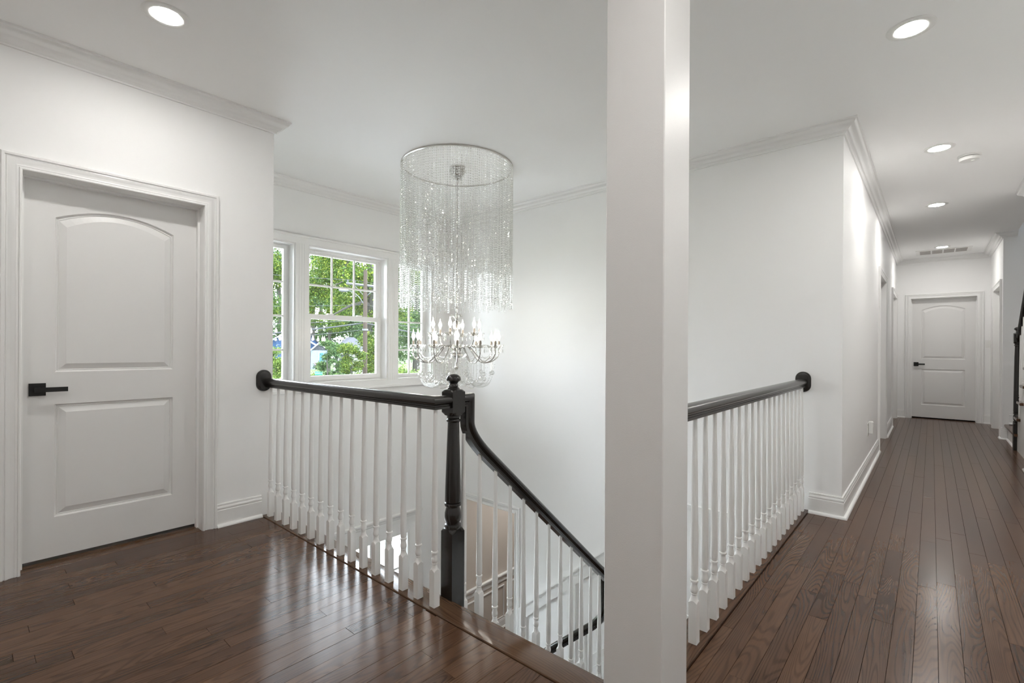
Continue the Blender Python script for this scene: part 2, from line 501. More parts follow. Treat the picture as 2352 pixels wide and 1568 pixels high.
# make the joint at the guard rail's edge board line
boards = []
for i in range(len(edges) - 1):
    a, b = edges[i], edges[i + 1]
    if b <= XT + 0.001: segs = [(a, b, -1.55, 1.349)]
    elif a < XT: segs = [(a, b, -1.55, 1.349), (XT + 0.001, b, 1.349, YE - 0.005)]
    elif b <= XH + 0.03: segs = [(a, b, -1.55, YB - 0.005)]
    elif a < XH: segs = [(a, b, -1.55, YB), (XH + 0.001, b, YB, YE - 0.005)]
    else: segs = [(a, b, -1.55, YE - 0.005)]
    for (xa, xb, y0, y1) in segs:
        if xb - xa < 0.006: continue
        if xb <= XH + 0.03 and y1 > YB: y1 = YB - 0.005
        y = y0 - random.uniform(0, 0.9)
        while y < y1 - 0.02:
            l = random.choice((0.55, 0.75, 0.95, 1.15, 1.4, 1.7))
            if y > 4: l *= 1.35
            ya, yb = max(y, y0), min(y + l, y1)
            y += l
            if yb - ya > 0.02: boards.append((xa, xb, ya, yb))
F2 = (-math.sin(math.radians(41.1)), math.cos(math.radians(41.1)))
R2 = (F2[1], -F2[0])
def in_view(b):
    best = 0
    for yy in np.linspace(b[2], b[3], 6):
        xx = (b[0] + b[1]) / 2
        d = xx * F2[0] + yy * F2[1]; r = xx * R2[0] + yy * R2[1]
        if d > 0.2 and abs(r / d) < 1.12 and 1.15 / d < 0.74: best = max(best, (b[3] - b[2]) * (b[1] - b[0]) / d ** 3)
    return best
boards.sort(key=in_view, reverse=True)
rest = MB()
for i, b in enumerate(boards):
    if i < 300 and in_view(b) > 0:
        o = put('plank', plank_me, floor)
        o.location = ((b[0] + b[1]) / 2, (b[2] + b[3]) / 2, random.uniform(-0.0006, 0.0))
        o.scale = (b[1] - b[0] - GAP, b[3] - b[2] - 0.0005, 0.018)
    else:
        rest.box(b[0] + GAP / 2, b[1] - GAP / 2, b[2] + .0006, b[3] - .0006, -0.018, 0)
o = rest.build('plank_remainder', 'floor', floor); o['kind'] = 'stuff'
for q in ((XL - 0.124, XL - 0.0005, 0.203, 0.997), (XH - 0.149, XH + 0.0005, D3[0] + .003, D3[1] - .003), (XH - 0.149, XH + 0.0005, D4[0] + .003, D4[1] - .003), (XR - 0.0005, XR + 0.129, D5[0] + .003, D5[1] - .003), (DE[0] + .003, DE[1] - .003, YE - .004, YE + .149), (XR - 0.0005, 1.719, 6.752, 8.948)):
    MB().rbox(q[0], q[1], q[2], q[3], -0.019, 0.0, 0.001).build('threshold', 'floor', floor)
# edge boards with a rounded nosing
nose = [(0, -0.018), (0, 0.002), (0.003, 0.005), (0.112, 0.005), (0.120, 0.002), (0.124, -0.005), (0.124, -0.012), (0.118, -0.020), (0.110, -0.022)]
MB().sweep([(XT - 0.02, 1.352), (XL, 1.352)], [(-o_, h) for o_, h in nose], lambda a, b, h: (a, b, h)).build('nosing_board', 'floorx', floor, True)
MB().sweep([(XT - 0.001, YB), (XT - 0.001, 1.478)], [(-o_, h + 0.008) for o_, h in nose], lambda a, b, h: (a, b, h)).build('nosing_board', 'floor', floor, True)

MB().box(-0.830, XT - 0.019, 1.470, 1.487, -0.02, 0.0045).build('nosing_board', 'floorx', floor)

# ------------------------------------------------------------------ crown, base and casing mouldings
crown = [(0, 0), (0.085, 0), (0.085, 0.010), (0.078, 0.013), (0.074, 0.018), (0.071, 0.026), (0.062, 0.034), (0.050, 0.040), (0.040, 0.046), (0.033, 0.055), (0.028, 0.060), (0.022, 0.062), (0.018, 0.068), (0.012, 0.072), (0.012, 0.082), (0, 0.082)]
path = [(XL, -1.6), (XL, 1.42), (XW, 1.42), (XW, YB), (XH, YB), (XH, YE), (XR, YE), (XR, 8.95), (XR + 0.13, 8.95)]
mb = MB().sweep(path, [(-o_, h) for o_, h in crown], lambda a, b, h: (a, b, C - h))
struct('trim_1', mb, 'trim', 'white stepped crown moulding along the hall and stairwell ceiling', 'moulding', smooth=True)
mb = MB().sweep([(XR + 0.13, 6.75), (XR, 6.75), (XR, -1.6)], [(-o_, h) for o_, h in crown], lambda a, b, h: (a, b, C - h))
struct('trim_2', mb, 'trim', 'white crown moulding on the right wall before the upper stairs', 'moulding', smooth=True)
base = [(0, 0), (0.034, 0), (0.034, 0.006), (0.0315, 0.012), (0.027, 0.0165), (0.021, 0.019), (0.015, 0.0195), (0.015, 0.104), (0.0125, 0.107), (0.0125, 0.111), (0.0145, 0.114), (0.0145, 0.121), (0.010, 0.128), (0.0085, 0.130), (0.0085, 0.134), (0.010, 0.136), (0.009, 0.144), (0, 0.145)]
def baseboard(name, pth, label):
    mb = MB().sweep(pth, [(-o_, h) for o_, h in base], lambda a, b, h: (a, b, h))
    struct(name, mb, 'trim', label, 'baseboard', smooth=True)
CW = 0.076
baseboard('baseboard_left', [(XL, 1.00 + CW), (XL, 1.348)], 'white baseboard between the near door casing and the railing')
baseboard('baseboard_left_front', [(XL, -1.6), (XL, 0.20 - CW)], 'white baseboard before the near door')
baseboard('baseboard_corner', [(XT + 0.002, YB), (XH, YB), (XH, D3[0] - CW)], 'white baseboard wrapping the hall corner beside the guard rail')
baseboard('baseboard_hall', [(XH, D3[1] + CW), (XH, D4[0] - CW)], 'white baseboard between the two recessed hall doors')
baseboard('baseboard_end_left', [(XH, YE), (DE[0] - CW, YE)], 'short white baseboard left of the far hall door')
baseboard('baseboard_end_right', [(DE[1] + CW, YE), (XR, YE)], 'short white baseboard right of the far hall door')
baseboard('baseboard_stair', [(XR, D5[0] - CW), (XR, 8.95), (XR + 0.04, 8.95)], 'short white baseboard at the corner by the upper stairs')
baseboard('baseboard_right', [(XR + 0.045, 6.75), (XR, 6.75), (XR, -1.6)], 'white baseboard of the right hall wall')
MB().sweep([(XR + 0.06, 8.95), (1.72, 8.95)], [(-o_, h) for o_, h in base], lambda a, b, h: (a, b, h + 0.204)).build('baseboard_landing', 'trim', None, True)
tag(bpy.data.objects['baseboard_landing'], 'white baseboard above the first step of the upper stairs', 'baseboard', None, 'structure')

cas = [(0, 0), (0, 0.012), (0.003, 0.0145), (0.009, 0.0145), (0.0115, 0.0085), (0.0155, 0.0085), (0.0165, 0.0105), (0.020, 0.0105), (0.023, 0.0085), (0.032, 0.0095), (0.042, 0.0130), (0.048, 0.0185), (0.052, 0.0200), (0.055, 0.0185), (0.0565, 0.0140), (0.0605, 0.0140), (0.062, 0.0220), (0.072, 0.0240), (0.076, 0.0210), (0.076, 0)]
trim_n = [2]
def casing(s0, s1, zt, mp, label, z0=0.0, jamb=0.0):
    """moulded casing round a door opening plus the jamb lining"""
    trim_n[0] += 1
    mb = MB().sweep([(s0, z0), (s0, zt), (s1, zt), (s1, z0)], cas, mp)
    if jamb:
        for a, b, c, d in ((s0 - 0.002, s0 + 0.001, z0, zt), (s1 - 0.001, s1 + 0.002, z0, zt), (s0, s1, zt - 0.001, zt + 0.002)):
            vs = [mp(a, c, 0), mp(b, c, 0), mp(b, d, 0), mp(a, d, 0), mp(a, c, -jamb), mp(b, c, -jamb), mp(b, d, -jamb), mp(a, d, -jamb)]
            mb.add(vs, [(0, 1, 2, 3), (4, 5, 6, 7), (0, 1, 5, 4), (1, 2, 6, 5), (2, 3, 7, 6), (3, 0, 4, 7)])
        # door stop
        for a, b, c, d in ((s0, s0 + 0.012, z0, zt), (s1 - 0.012, s1, z0, zt), (s0 + 0.012, s1 - 0.012, zt - 0.012, zt)):
            vs = [mp(a, c, -jamb + .035), mp(b, c, -jamb + .035), mp(b, d, -jamb + .035), mp(a, d, -jamb + .035), mp(a, c, -jamb), mp(b, c, -jamb), mp(b, d, -jamb), mp(a, d, -jamb)]
            mb.add(vs, [(0, 1, 2, 3), (4, 5, 6, 7), (0, 1, 5, 4), (1, 2, 6, 5), (2, 3, 7, 6), (3, 0, 4, 7)])
    return struct('trim_%d' % trim_n[0], mb, 'trim', label, 'casing', smooth=True)

casing(0.20, 1.00, 2.03, lambda s, z, t: (XL + t, s, z), 'white moulded casing round the near door', 0, 0.115)
casing(-DE[1], -DE[0], 2.03, lambda s, z, t: (-s, YE - t, z), 'white moulded casing round the far hall door', 0, 0.11)
casing(D3[0], D3[1], 2.03, lambda s, z, t: (XH + t, s, z), 'white casing of the recessed hall door beside the wall outlet', 0, 0.085)
casing(D4[0], D4[1], 2.03, lambda s, z, t: (XH + t, s, z), 'white casing of the recessed door next to the far end wall', 0, 0.085)
casing(D5[0], D5[1], 2.03, lambda s, z, t: (XR - t, s, z), 'white casing of the recessed door beside the upper stairs', 0, 0.085)
casing(-OP[1], -OP[0], OP[2], lambda s, z, t: (-s, YB - t, z), 'white moulded casing of the opening to the beige room', FL)

# ------------------------------------------------------------------ doors
def panel_loops(s0, s1, z0, z1, rise):
    def loop(i):
        a, b, c, d = s0 + i, s1 - i, z0 + i, z1 - i
        r = rise * (1 if rise else 0)
        pts = [(a, c), (b, c)]
        if r:
            for k in range(13):
                u = k / 12.0
                pts.append((b + (a - b) * u, d + r * (1 - (2 * u - 1) ** 2)))
        else:
            pts += [(b, d), (a, d)]
        return pts
    return [(loop(0), 0.0), (loop(0.003), -0.008), (loop(0.008), -0.012), (loop(0.012), -0.010), (loop(0.015), -0.0135), (loop(0.043), -0.002), (loop(0.045), -0.001)]

def door(name, W_, mp, label, handle_s=None):
    """moulded two-panel door, arched upper panel; mp(s,z,t) with t towards the viewer"""
    Z0, Z1 = 0.020, 2.018
    g = 0.003
    mb = MB()
    outer = [(g, Z0), (W_ - g, Z0), (W_ - g, Z1), (g, Z1)]
    m = W_ * 0.1665
    pans = [panel_loops(m, W_ - m, 0.232, 0.837, 0), panel_loops(m, W_ - m, 1.010, 1.840, 0.066)]
    polys = [[Vector((a, b, 0)) for a, b in outer]] + [[Vector((a, b, 0)) for a, b in p[0][0]] for p in pans]
    flat = [q for p in polys for q in p]
    tris = tessellate_polygon(polys)
    mb.add([mp(q.x, q.y, 0) for q in flat], [tuple(t) for t in tris])
    for p in pans:
        rings = [[mp(a, b, h) for a, b in lp] for lp, h in p]
        mb.loft(rings, True, False)
        mb.add(rings[-1], [tuple(range(len(rings[-1])))])
    t = -0.035
    o0 = [mp(a, b, 0) for a, b in outer]; o1 = [mp(a, b, t) for a, b in outer]
    mb.loft([o0, o1], True, False); mb.add(o1, [(0, 1, 2, 3)])
    d = mb.build(name, 'door')
    bmw = bmesh.new(); bmw.from_mesh(d.data); bmesh.ops.remove_doubles(bmw, verts=bmw.verts, dist=1e-5)
    bmesh.ops.recalc_face_normals(bmw, faces=bmw.faces); bmw.to_mesh(d.data); bmw.free()
    tag(d, label, 'door', None, 'structure')
    if handle_s is not None:
        hs = handle_s; sg = 1 if hs < W_ / 2 else -1
        def bx(a, b, c, e_, f, h):
            vs = [mp(s_, z_, t_) for t_ in (f, h) for s_, z_ in ((a, c), (b, c), (b, e_), (a, e_))]
            return (vs, [(0, 1, 2, 3), (4, 5, 6, 7), (0, 1, 5, 4), (1, 2, 6, 5), (2, 3, 7, 6), (3, 0, 4, 7)])
        ro = MB().add(*bx(hs - .0325, hs + .0325, .887, .953, 0, .009)).build('handle_rosette', 'iron', d)
        ro['label'] = 'black square handle rosette'
        lv = MB()
        lv.add(*bx(hs - .011, hs + .011, .909, .931, .009, .050))
        lv.add(*bx(min(hs - .012 * sg, hs + .115 * sg), max(hs - .012 * sg, hs + .115 * sg), .908, .932, .042, .053))
        lo = lv.build('handle_lever', 'iron', ro); lo['label'] = 'black straight lever'
    return d

door('door_1', 0.80, lambda s, z, t: (XL - 0.112 + t, 0.20 + s, z), 'white two-panel door with arched top panel in the near wall', 0.066)
door('door_2', DE[1] - DE[0], lambda s, z, t: (DE[0] + s, YE + 0.105 - t, z), 'white two-panel door closing the far end of the hall', 0.066)
door('door_3', D3[1] - D3[0], lambda s, z, t: (XH - 0.085 + t, D3[0] + s, z), 'white recessed door in the hall wall beside the wall outlet')
door('door_4', D4[1] - D4[0], lambda s, z, t: (XH - 0.085 + t, D4[0] + s, z), 'white recessed door next to the far end wall')
door('door_5', D5[1] - D5[0], lambda s, z, t: (XR + 0.085 - t, D5[0] + s, z), 'white recessed door beside the bottom of the upper stairs')

# ------------------------------------------------------------------ windows
def rect_frame(mb, x0, x1, y0, y1, z0, z1, w, wb=None, wt=None):
    wb = wb or w; wt = wt or w
    mb.box(x0, x1, y0, y0 + w, z0, z1); mb.box(x0, x1, y1 - w, y1, z0, z1)
    mb.box(x0, x1, y0 + w, y1 - w, z0, z0 + wb); mb.box(x0, x1, y0 + w, y1 - w, z1 - wt, z1)

# common casing: one board frame with the mullion casings
mb = MB()
y0, y1 = WIN[0][0], WIN[2][1]
wc = 0.078
for a, b, c, d in ((y0 - wc, y0, WZ0 - wc, WZ1 + wc), (y1, y1 + wc, WZ0 - wc, WZ1 + wc), (y0, y1, WZ1, WZ1 + wc), (y0, y1, WZ0 - wc, WZ0),
                   (WIN[0][1], WIN[1][0], WZ0, WZ1), (WIN[1][1], WIN[2][0], WZ0, WZ1)):
    mb.box(XW, XW + 0.014, a, b, c, d)
mb.sweep([(y0 - wc, WZ0 - wc), (y0 - wc, WZ1 + wc), (y1 + wc, WZ1 + wc), (y1 + wc, WZ0 - wc)], [(-0.020, 0.014), (-0.018, 0.022), (0, 0.024), (0, 0), (-0.02, 0)], lambda a, b, h: (XW + h, a, b), cyc=True)
for a in (WIN[0][1], WIN[1][1]):
    for q in (0.03, 0.055, 0.08):
        mb.box(XW + 0.014, XW + 0.0175, a + q, a + q + 0.012, WZ0, WZ1)
trim_n[0] += 1
struct('trim_%d' % trim_n[0], mb, 'trim', 'white flat casing round the three stairwell windows', 'casing')

def window(i, y0, y1, kind, label):
    w = thing('window_%d' % i, label, 'window', (0, 0, 0), None, 'structure')
    xg = XW - 0.10
    mb = MB(); rect_frame(mb, XW - 0.16, XW - 0.0005, y0 + .0005, y1 - .0005, WZ0 + .0005, WZ1 - .0005, 0.012, 0.012, 0.012)
    rect_frame(mb, XW - 0.155, XW - 0.112, y0 + .012, y1 - .012, WZ0 + .012, WZ1 - .012, 0.022)
    mb.build('window_frame', 'trim', w)
    a, b, c, d = y0 + 0.034, y1 - 0.034, WZ0 + 0.034 - .012, WZ1 - 0.034 + .012
    if kind == 'side':
        mb = MB(); rect_frame(mb, xg - 0.035, xg, a, b, c, d, 0.030)
        s_ = mb.build('sash', 'trim', w)
        mg = (a + b) / 2
        mu = MB(); mu.box(xg - 0.028, xg - 0.012, mg - .009, mg + .009, c + .03, d - .03)
        mu.build('muntin', 'trim', s_)
        zs = [1.125, 1.447, 1.768]
        for z in zs:
            MB().box(xg - 0.027, xg - 0.013, a + .03, b - .03, z - .009, z + .009).build('muntin', 'trim', s_)
        zz = [c + .03] + zs + [d - .03]
        yy = [a + .03, mg, b - .03]
        for p in range(4):
            for q in range(2):
                MB().box(xg - 0.0215, xg - 0.0185, yy[q], yy[q + 1], zz[p], zz[p + 1]).build('pane', 'glass', s_)
    else:
        zm = 1.455
        lo = MB(); rect_frame(lo, xg - 0.03, xg + 0.004, a, b, c, zm + .025, 0.042, 0.045, 0.05)
        ls = lo.build('lower_sash', 'trim', w)
        MB().box(xg - 0.0175, xg - 0.0145, a + .042, b - .042, c + .045, zm - .025).build('pane', 'glass', ls)
        for yk in (a + .25, b - .25):
            MB().rbox(xg - 0.03, xg + 0.012, yk - .03, yk + .03, zm + .025, zm + .038, .003).build('sash_lock', 'trim', ls)
        up = MB(); rect_frame(up, xg - 0.066, xg - 0.032, a, b, zm - .02, d, 0.036, 0.04, 0.036)
        us = up.build('upper_sash', 'trim', w)
        ya, yb, za, zb = a + .036, b - .036, zm + .02, d - .036
        for q in (1, 2):
            yq = ya + (yb - ya) * q / 3
            MB().box(xg - 0.056, xg - 0.044, yq - .009, yq + .009, za, zb).build('muntin', 'trim', us)
        zq = 1.772
        MB().box(xg - 0.057, xg - 0.043, ya, yb, zq - .009, zq + .009).build('muntin', 'trim', us)
        zz = [za, zq, zb]
        for q in range(3):
            for p in range(2):
                MB().box(xg - 0.0515, xg - 0.0485, ya + (yb - ya) * q / 3, ya + (yb - ya) * (q + 1) / 3, zz[p], zz[p + 1]).build('pane', 'glass', us)
        for yk in (a + .12, b - .12):
            MB().rbox(xg - 0.03, xg + 0.01, yk - .035, yk + .035, d - .016, d - .004, .003).build('tilt_latch', 'trim', us)
    return w
window(1, WIN[0][0], WIN[0][1], 'side', 'narrow grid window beside the wall end and the rosette')
window(2, WIN[1][0], WIN[1][1], 'hung', 'wide double-hung window with six panes in its upper sash')
window(3, WIN[2][0], WIN[2][1], 'side', 'narrow grid window behind the chandelier')
# lower storey window
w4 = thing('window_4', 'lower storey window seen through the balusters', 'window', (0, 0, 0), None, 'structure')
mb = MB(); rect_frame(mb, XW - 0.14, XW - 0.002, LW[0] + .001, LW[1] - .001, LW[2] + .001, LW[3] - .001, 0.018)
rect_frame(mb, XW - 0.12, XW - 0.07, LW[0] + .018, LW[1] - .018, LW[2] + .018, LW[3] - .018, 0.03)
mb.build('window_frame', 'trim', w4)
for q in (1, 2, 3, 4):
    yq = LW[0] + .048 + (LW[1] - LW[0] - .096) * q / 5
    MB().box(XW - 0.105, XW - 0.088, yq - .012, yq + .012, LW[2] + .048, LW[3] - .048).build('muntin', 'trim', w4)
for q in (1, 2):
    zq = LW[3] - .048 - 0.385 * q
    MB().box(XW - 0.106, XW - 0.087, LW[0] + .048, LW[1] - .048, zq - .012, zq + .012).build('muntin', 'trim', w4)
MB().box(XW - 0.098, XW - 0.095, LW[0] + .048, LW[1] - .048, LW[2] + .048, LW[3] - .048).build('pane', 'glass', w4)
chair = [(0, 0), (0.012, 0), (0.012, 0.045), (0.020, 0.055), (0.020, 0.065), (0.028, 0.08), (0.036, 0.09), (0.036, 0.105), (0, 0.11)]
trim_n[0] += 1
struct('trim_%d' % trim_n[0], MB().sweep([(XW, 1.42), (XW, 3.55)], [(-o_, h) for o_, h in chair], lambda a, b, h: (a, b, h - 0.815)), 'trim', 'white head moulding over the lower storey window', 'moulding', smooth=True)
# beige room chair rail and panel frames
trim_n[0] += 1
mb = MB().sweep([(XW - 0.05, YB + 0.16), (XW - 0.05, 8.08)], [(-o_, h) for o_, h in chair], lambda a, b, h: (a, b, h - 2.12))
for ya, yb in ((4.25, 5.05), (5.15, 5.95), (6.05, 6.85)):
    mb.sweep([(ya, -2.62), (ya, -2.20), (yb, -2.20), (yb, -2.62)], [(0, 0), (0.02, 0), (0.02, 0.008), (0.01, 0.014), (0, 0.01)], lambda a, b, h: (XW - 0.05 + h, a, b), cyc=True)
mb.sweep([(XW - 0.05, YB + 0.16), (XW - 0.05, 8.08)], [(-o_, h) for o_, h in base], lambda a, b, h: (a, b, h + FL))
struct('trim_%d' % trim_n[0], mb, 'trim', 'white chair rail and baseboard on the beige wall', 'moulding', smooth=True)
# raking wainscot on the back wall
sl = 0.881
zc = lambda x_: -1.603 + sl * (x_ + 3.295) if x_ < -1.62 else -1.603 + sl * (-1.62 + 3.295)
def rake(mb, xa, xb, o0, o1, t0, t1):
    vs = []
    for yy in (YB - t0, YB - t1):
        vs += [(xa, yy, zc(xa) + o0), (xb, yy, zc(xb) + o0), (xb, yy, zc(xb) + o1), (xa, yy, zc(xa) + o1)]
    mb.add(vs, [(0, 1, 2, 3), (7, 6, 5, 4), (0, 1, 5, 4), (1, 2, 6, 5), (2, 3, 7, 6), (3, 0, 4, 7)])
wains = thing('trim_wainscot', 'white raking wainscot with recessed panels beside the lower stairs', 'wainscot', (0, 0, 0), None, 'structure')
mb = MB()
for xa, xb in ((-3.33, -1.62), (-1.62, XT)):
    rake(mb, xa, xb, -0.022, 0.0, 0, 0.034)
    rake(mb, xa, xb, -0.038, -0.022, 0, 0.026)
    rake(mb, xa, xb, -0.052, -0.038, 0, 0.02)
mb.build('chair_rail', 'trim', wains)
mb = MB()
for xa, xb in ((-3.33, -1.62), (-1.62, XT)):
    rake(mb, xa, xb, -0.150, -0.052, 0, 0.022)
    rake(mb, xa, xb, -1.04, -0.92, 0, 0.018)
    rake(mb, xa, xb, -1.20, -1.04, 0, 0.024)
mb.build('panel_rail', 'trim', wains)
x = -3.33
first = True
while x < XT:
    wv = 0.092
    m2 = MB(); rake(m2, x, min(x + wv, XT), -0.92, -0.150, 0, 0.022)
    m2.build('stile', 'trim', wains)
    x += 0.612 if not first else 0.628 - 0.0
    first = False

# ------------------------------------------------------------------ railings
Rr = 0.0160
def sq(a):
    return Rr / max(abs(math.cos(a)), abs(math.sin(a)))
def baluster_mesh(h, blk=0.160):
    """square block cut by a turned shoulder (scalloped edge), vase, ring and tapering shaft"""
    n = 32
    A = [2 * PI * j / n for j in range(n)]
    sh = [(0.0227, blk - 0.004), (0.0160, blk + 0.005), (0.0134, blk + 0.011), (0.0118, blk + 0.019), (0.0112, blk + 0.026)]
    def zcut(r):
        (r0, z0), (r1, z1) = sh[0], sh[1]
        return z0 + (z1 - z0) * (r0 - r) / (r0 - r1)
    rings = [[(sq(a) * math.cos(a), sq(a) * math.sin(a), 0.0) for a in A],
             [(sq(a) * math.cos(a), sq(a) * math.sin(a), zcut(sq(a))) for a in A]]
    p = [(0.0159, blk + 0.0052)] + sh[2:] + [(0.0125, blk + 0.028), (0.0125, blk + 0.031),
         (0.0112, blk + 0.032), (0.0135, blk + 0.037), (0.0148, blk + 0.044), (0.0145, blk + 0.050), (0.0125, blk + 0.059), (0.0114, blk + 0.068), (0.0118, blk + 0.074),
         (0.0152, blk + 0.075), (0.0158, blk + 0.079), (0.0152, blk + 0.083), (0.0118, blk + 0.084), (0.0118, blk + 0.087), (0.0140, blk + 0.093), (0.0147, blk + 0.105),
         (0.0140, blk + 0.25), (0.0118, blk + 0.45), (0.0095, h - 0.12), (0.0088, h)]
    for r, z in p:
        rings.append([(r * math.cos(a), r * math.sin(a), z) for a in A])
    me = MB().loft(rings, True, True).mesh('baluster', 'balu', True)
    me.set_sharp_from_angle(angle=math.radians(30))
    return me
half = [(0.0, 0.0), (0.021, 0.0), (0.021, 0.010), (0.018, 0.013), (0.018, 0.018), (0.022, 0.022), (0.029, 0.027), (0.0315, 0.034), (0.0305, 0.042), (0.0265, 0.050), (0.0185, 0.056), (0.008, 0.0585), (0.0, 0.059)]
rail_prof = [(o_, h) for o_, h in half] + [(-o_, h) for o_, h in reversed(half[1:-1])]
RZ = 0.878
bal_me = baluster_mesh(RZ - 0.005 + 0.004)

def rosette(parent, mp):
    """black stadium wall plate; mp(a, z, t)"""
    def st(r, l):
        q = []
        for k in range(13): q.append((r * math.cos(PI * k / 12), l + r * math.sin(PI * k / 12)))
        for k in range(13): q.append((-r * math.cos(PI * k / 12), -l - r * math.sin(PI * k / 12)))
        return q
    rings = [[mp(a, z, t) for a, z in st(r, 0.024)] for r, t in ((0.049, 0), (0.049, 0.010), (0.046, 0.014), (0.041, 0.015), (0.039, 0.019), (0.034, 0.021))]
    return MB().loft(rings, True, True).build('rosette', 'black', parent, True)

# guard rail along the left opening
YR = 1.388
g1 = thing('guard_railing', 'black-capped white baluster railing between the near wall and the newel post', 'railing', (XL, YR, 0))
def child_loc(o, p):
    return (p[0] - o.location.x, p[1] - o.location.y, p[2] - o.location.z)
def reparent(o, p):
    o.parent = p
    o.matrix_parent_inverse = Matrix.Translation(-p.location)
    return o
hr = MB().sweep([(XL + 0.02, YR), (XS, YR), (XS, 1.463)], rail_prof, lambda a, b, h: (a, b, RZ + h)).build('handrail', 'black', None, True)
reparent(hr, g1)
reparent(rosette(None, lambda a, z, t: (XL + t, YR - 0.028 + a, 0.923 + z)), g1)
for i in range(16):
    o = put('baluster', bal_me, None, (-3.379 + i * (3.379 + XS) / 15, YR, 0.005))
    reparent(o, g1)
# guard rail along the hall
XG = -0.692
g2 = thing('guard_railing', 'black-capped white baluster railing from the column to the hall corner', 'railing', (XG, 1.7, 0))
hr = MB().sweep([(XG, 1.636), (XG, YB - 0.02)], rail_prof, lambda a, b, h: (a, b, RZ + 0.008 + h)).build('handrail', 'black', None, True)
reparent(hr, g2)
reparent(rosette(None, lambda a, z, t: (XG + a, YB - t, 0.923 + z)), g2)
for i in range(19):
    reparent(put('baluster', bal_me, None, (XG, 1.878 + i * (3.918 - 1.878) / 18, 0.013)), g2)

# newel posts
def newel(name, x_, y_, z0, label, top=1.03, drop=0.0):
    t = thing(name, label, 'newel post', (x_, y_, z0))
    hs = 0.038
    def f(a): return hs / max(abs(math.cos(a)), abs(math.sin(a)))
    n = 48
    def lat(prof, nm, square):
        rings = [[(min(r, f(2 * PI * j / n)) * math.cos(2 * PI * j / n) if square else r * math.cos(2 * PI * j / n),
                   min(r, f(2 * PI * j / n)) * math.sin(2 * PI * j / n) if square else r * math.sin(2 * PI * j / n), z) for j in range(n)] for r, z in prof]
        o = MB().loft(rings, True, True).build(nm, 'black', t, True)
        return o
    dz = top - 1.03
    lat([(0.06, -drop), (0.06, 0.305), (0.0537, 0.306), (0.046, 0.316), (0.040, 0.321), (0.034, 0.324)], 'base_block', True)
    lat([(0.030, 0.320), (0.037, 0.322), (0.0385, 0.330), (0.037, 0.338), (0.0305, 0.342), (0.0305, 0.346), (0.036, 0.356), (0.0385, 0.372), (0.0375, 0.392), (0.033, 0.410), (0.030, 0.418), (0.031, 0.421),
         (0.0375, 0.424), (0.0392, 0.430), (0.0375, 0.437), (0.031, 0.440), (0.0365, 0.443), (0.0372, 0.450), (0.0365, 0.50), (0.0305, 0.68 + dz), (0.0262, 0.803 + dz), (0.0262, 0.808 + dz), (0.032, 0.813 + dz), (0.033, 0.817 + dz), (0.032, 0.821 + dz), (0.026, 0.826 + dz), (0.030, 0.829 + dz), (0.0305, 0.841 + dz), (0.028, 0.845 + dz)], 'turned_shaft', False)
    lat([(0.030, 0.838 + dz), (0.040, 0.842 + dz), (0.0537, 0.855 + dz), (0.06, 0.857 + dz), (0.06, 0.947 + dz), (0.0537, 0.949 + dz), (0.042, 0.958 + dz), (0.030, 0.963 + dz)], 'cap_block', True)
    lat([(0.024, 0.958 + dz), (0.028, 0.963 + dz), (0.028, 0.967 + dz), (0.0225, 0.971 + dz), (0.0225, 0.977 + dz), (0.0200, 0.980 + dz), (0.0190, 0.987 + dz), (0.024, 0.995 + dz), (0.0325, 1.000 + dz), (0.034, 1.006 + dz), (0.032, 1.015 + dz), (0.026, 1.023 + dz), (0.016, 1.029 + dz), (0.004, 1.031 + dz)], 'knob', False)
    return t
newel('newel_post', -1.667, 1.501, 0.0, 'black turned newel post with mushroom knob at the head of the stairs', 1.03, 0.199)
YQ = 3.0                       # line of the lower flight's rail
newel('newel_post', XS, YQ, -1.386, 'black turned newel post at the stair landing', 1.062)

# raking rail of the upper flight
RISE, RUN = 0.198, 0.23
sr = thing('stair_railing', 'black handrail and white balusters descending from the newel post', 'railing', (XS, 1.54, 0))
m = 0.868
YT = lambda y_: 0.335 - m * (y_ - 2.003)          # underside of the rail
def arc(p0, p1, p2, n=8):
    q = []
    for k in range(1, n):
        u = k / n
        q.append(((1 - u) ** 2 * p0[0] + 2 * u * (1 - u) * p1[0] + u * u * p2[0], (1 - u) ** 2 * p0[1] + 2 * u * (1 - u) * p1[1] + u * u * p2[1]))
    return q
yv = 1.556
nx = -m / math.hypot(1, m)
zk = YT(yv)
p0 = (yv, 0.80); p1 = (yv, zk); p2 = (1.70, YT(1.70))
pth = [(1.530, RZ), (yv, RZ)] + [p0] + arc(p0, p1, p2) + [p2, (YQ - 0.030, YT(YQ - 0.030))]
mb = MB().sweep(pth, [(h, o_) for o_, h in rail_prof], lambda a, b, h: (XS + h, a, b))
reparent(mb.build('handrail', 'black', None, True), sr)
def rake_baluster(length):
    return baluster_mesh(length)
ys = [1.560, 1.668, 1.782, 1.895, 2.006, 2.120, 2.236, 2.352, 2.466, 2.580, 2.690, 2.800]
lens_ = {}
for i, yb_ in enumerate(ys):
    zt_ = YT(yb_) if yb_ > 1.6 else 0.735
    zb_ = -RISE * (i // 2 + 1)
    L_ = round(zt_ - zb_ + 0.012, 3)
    me = rake_baluster(L_)
    # pointed top like the photo: the shaft runs into the rail's underside
    reparent(put('baluster', me, None, (XS, yb_, zb_)), sr)

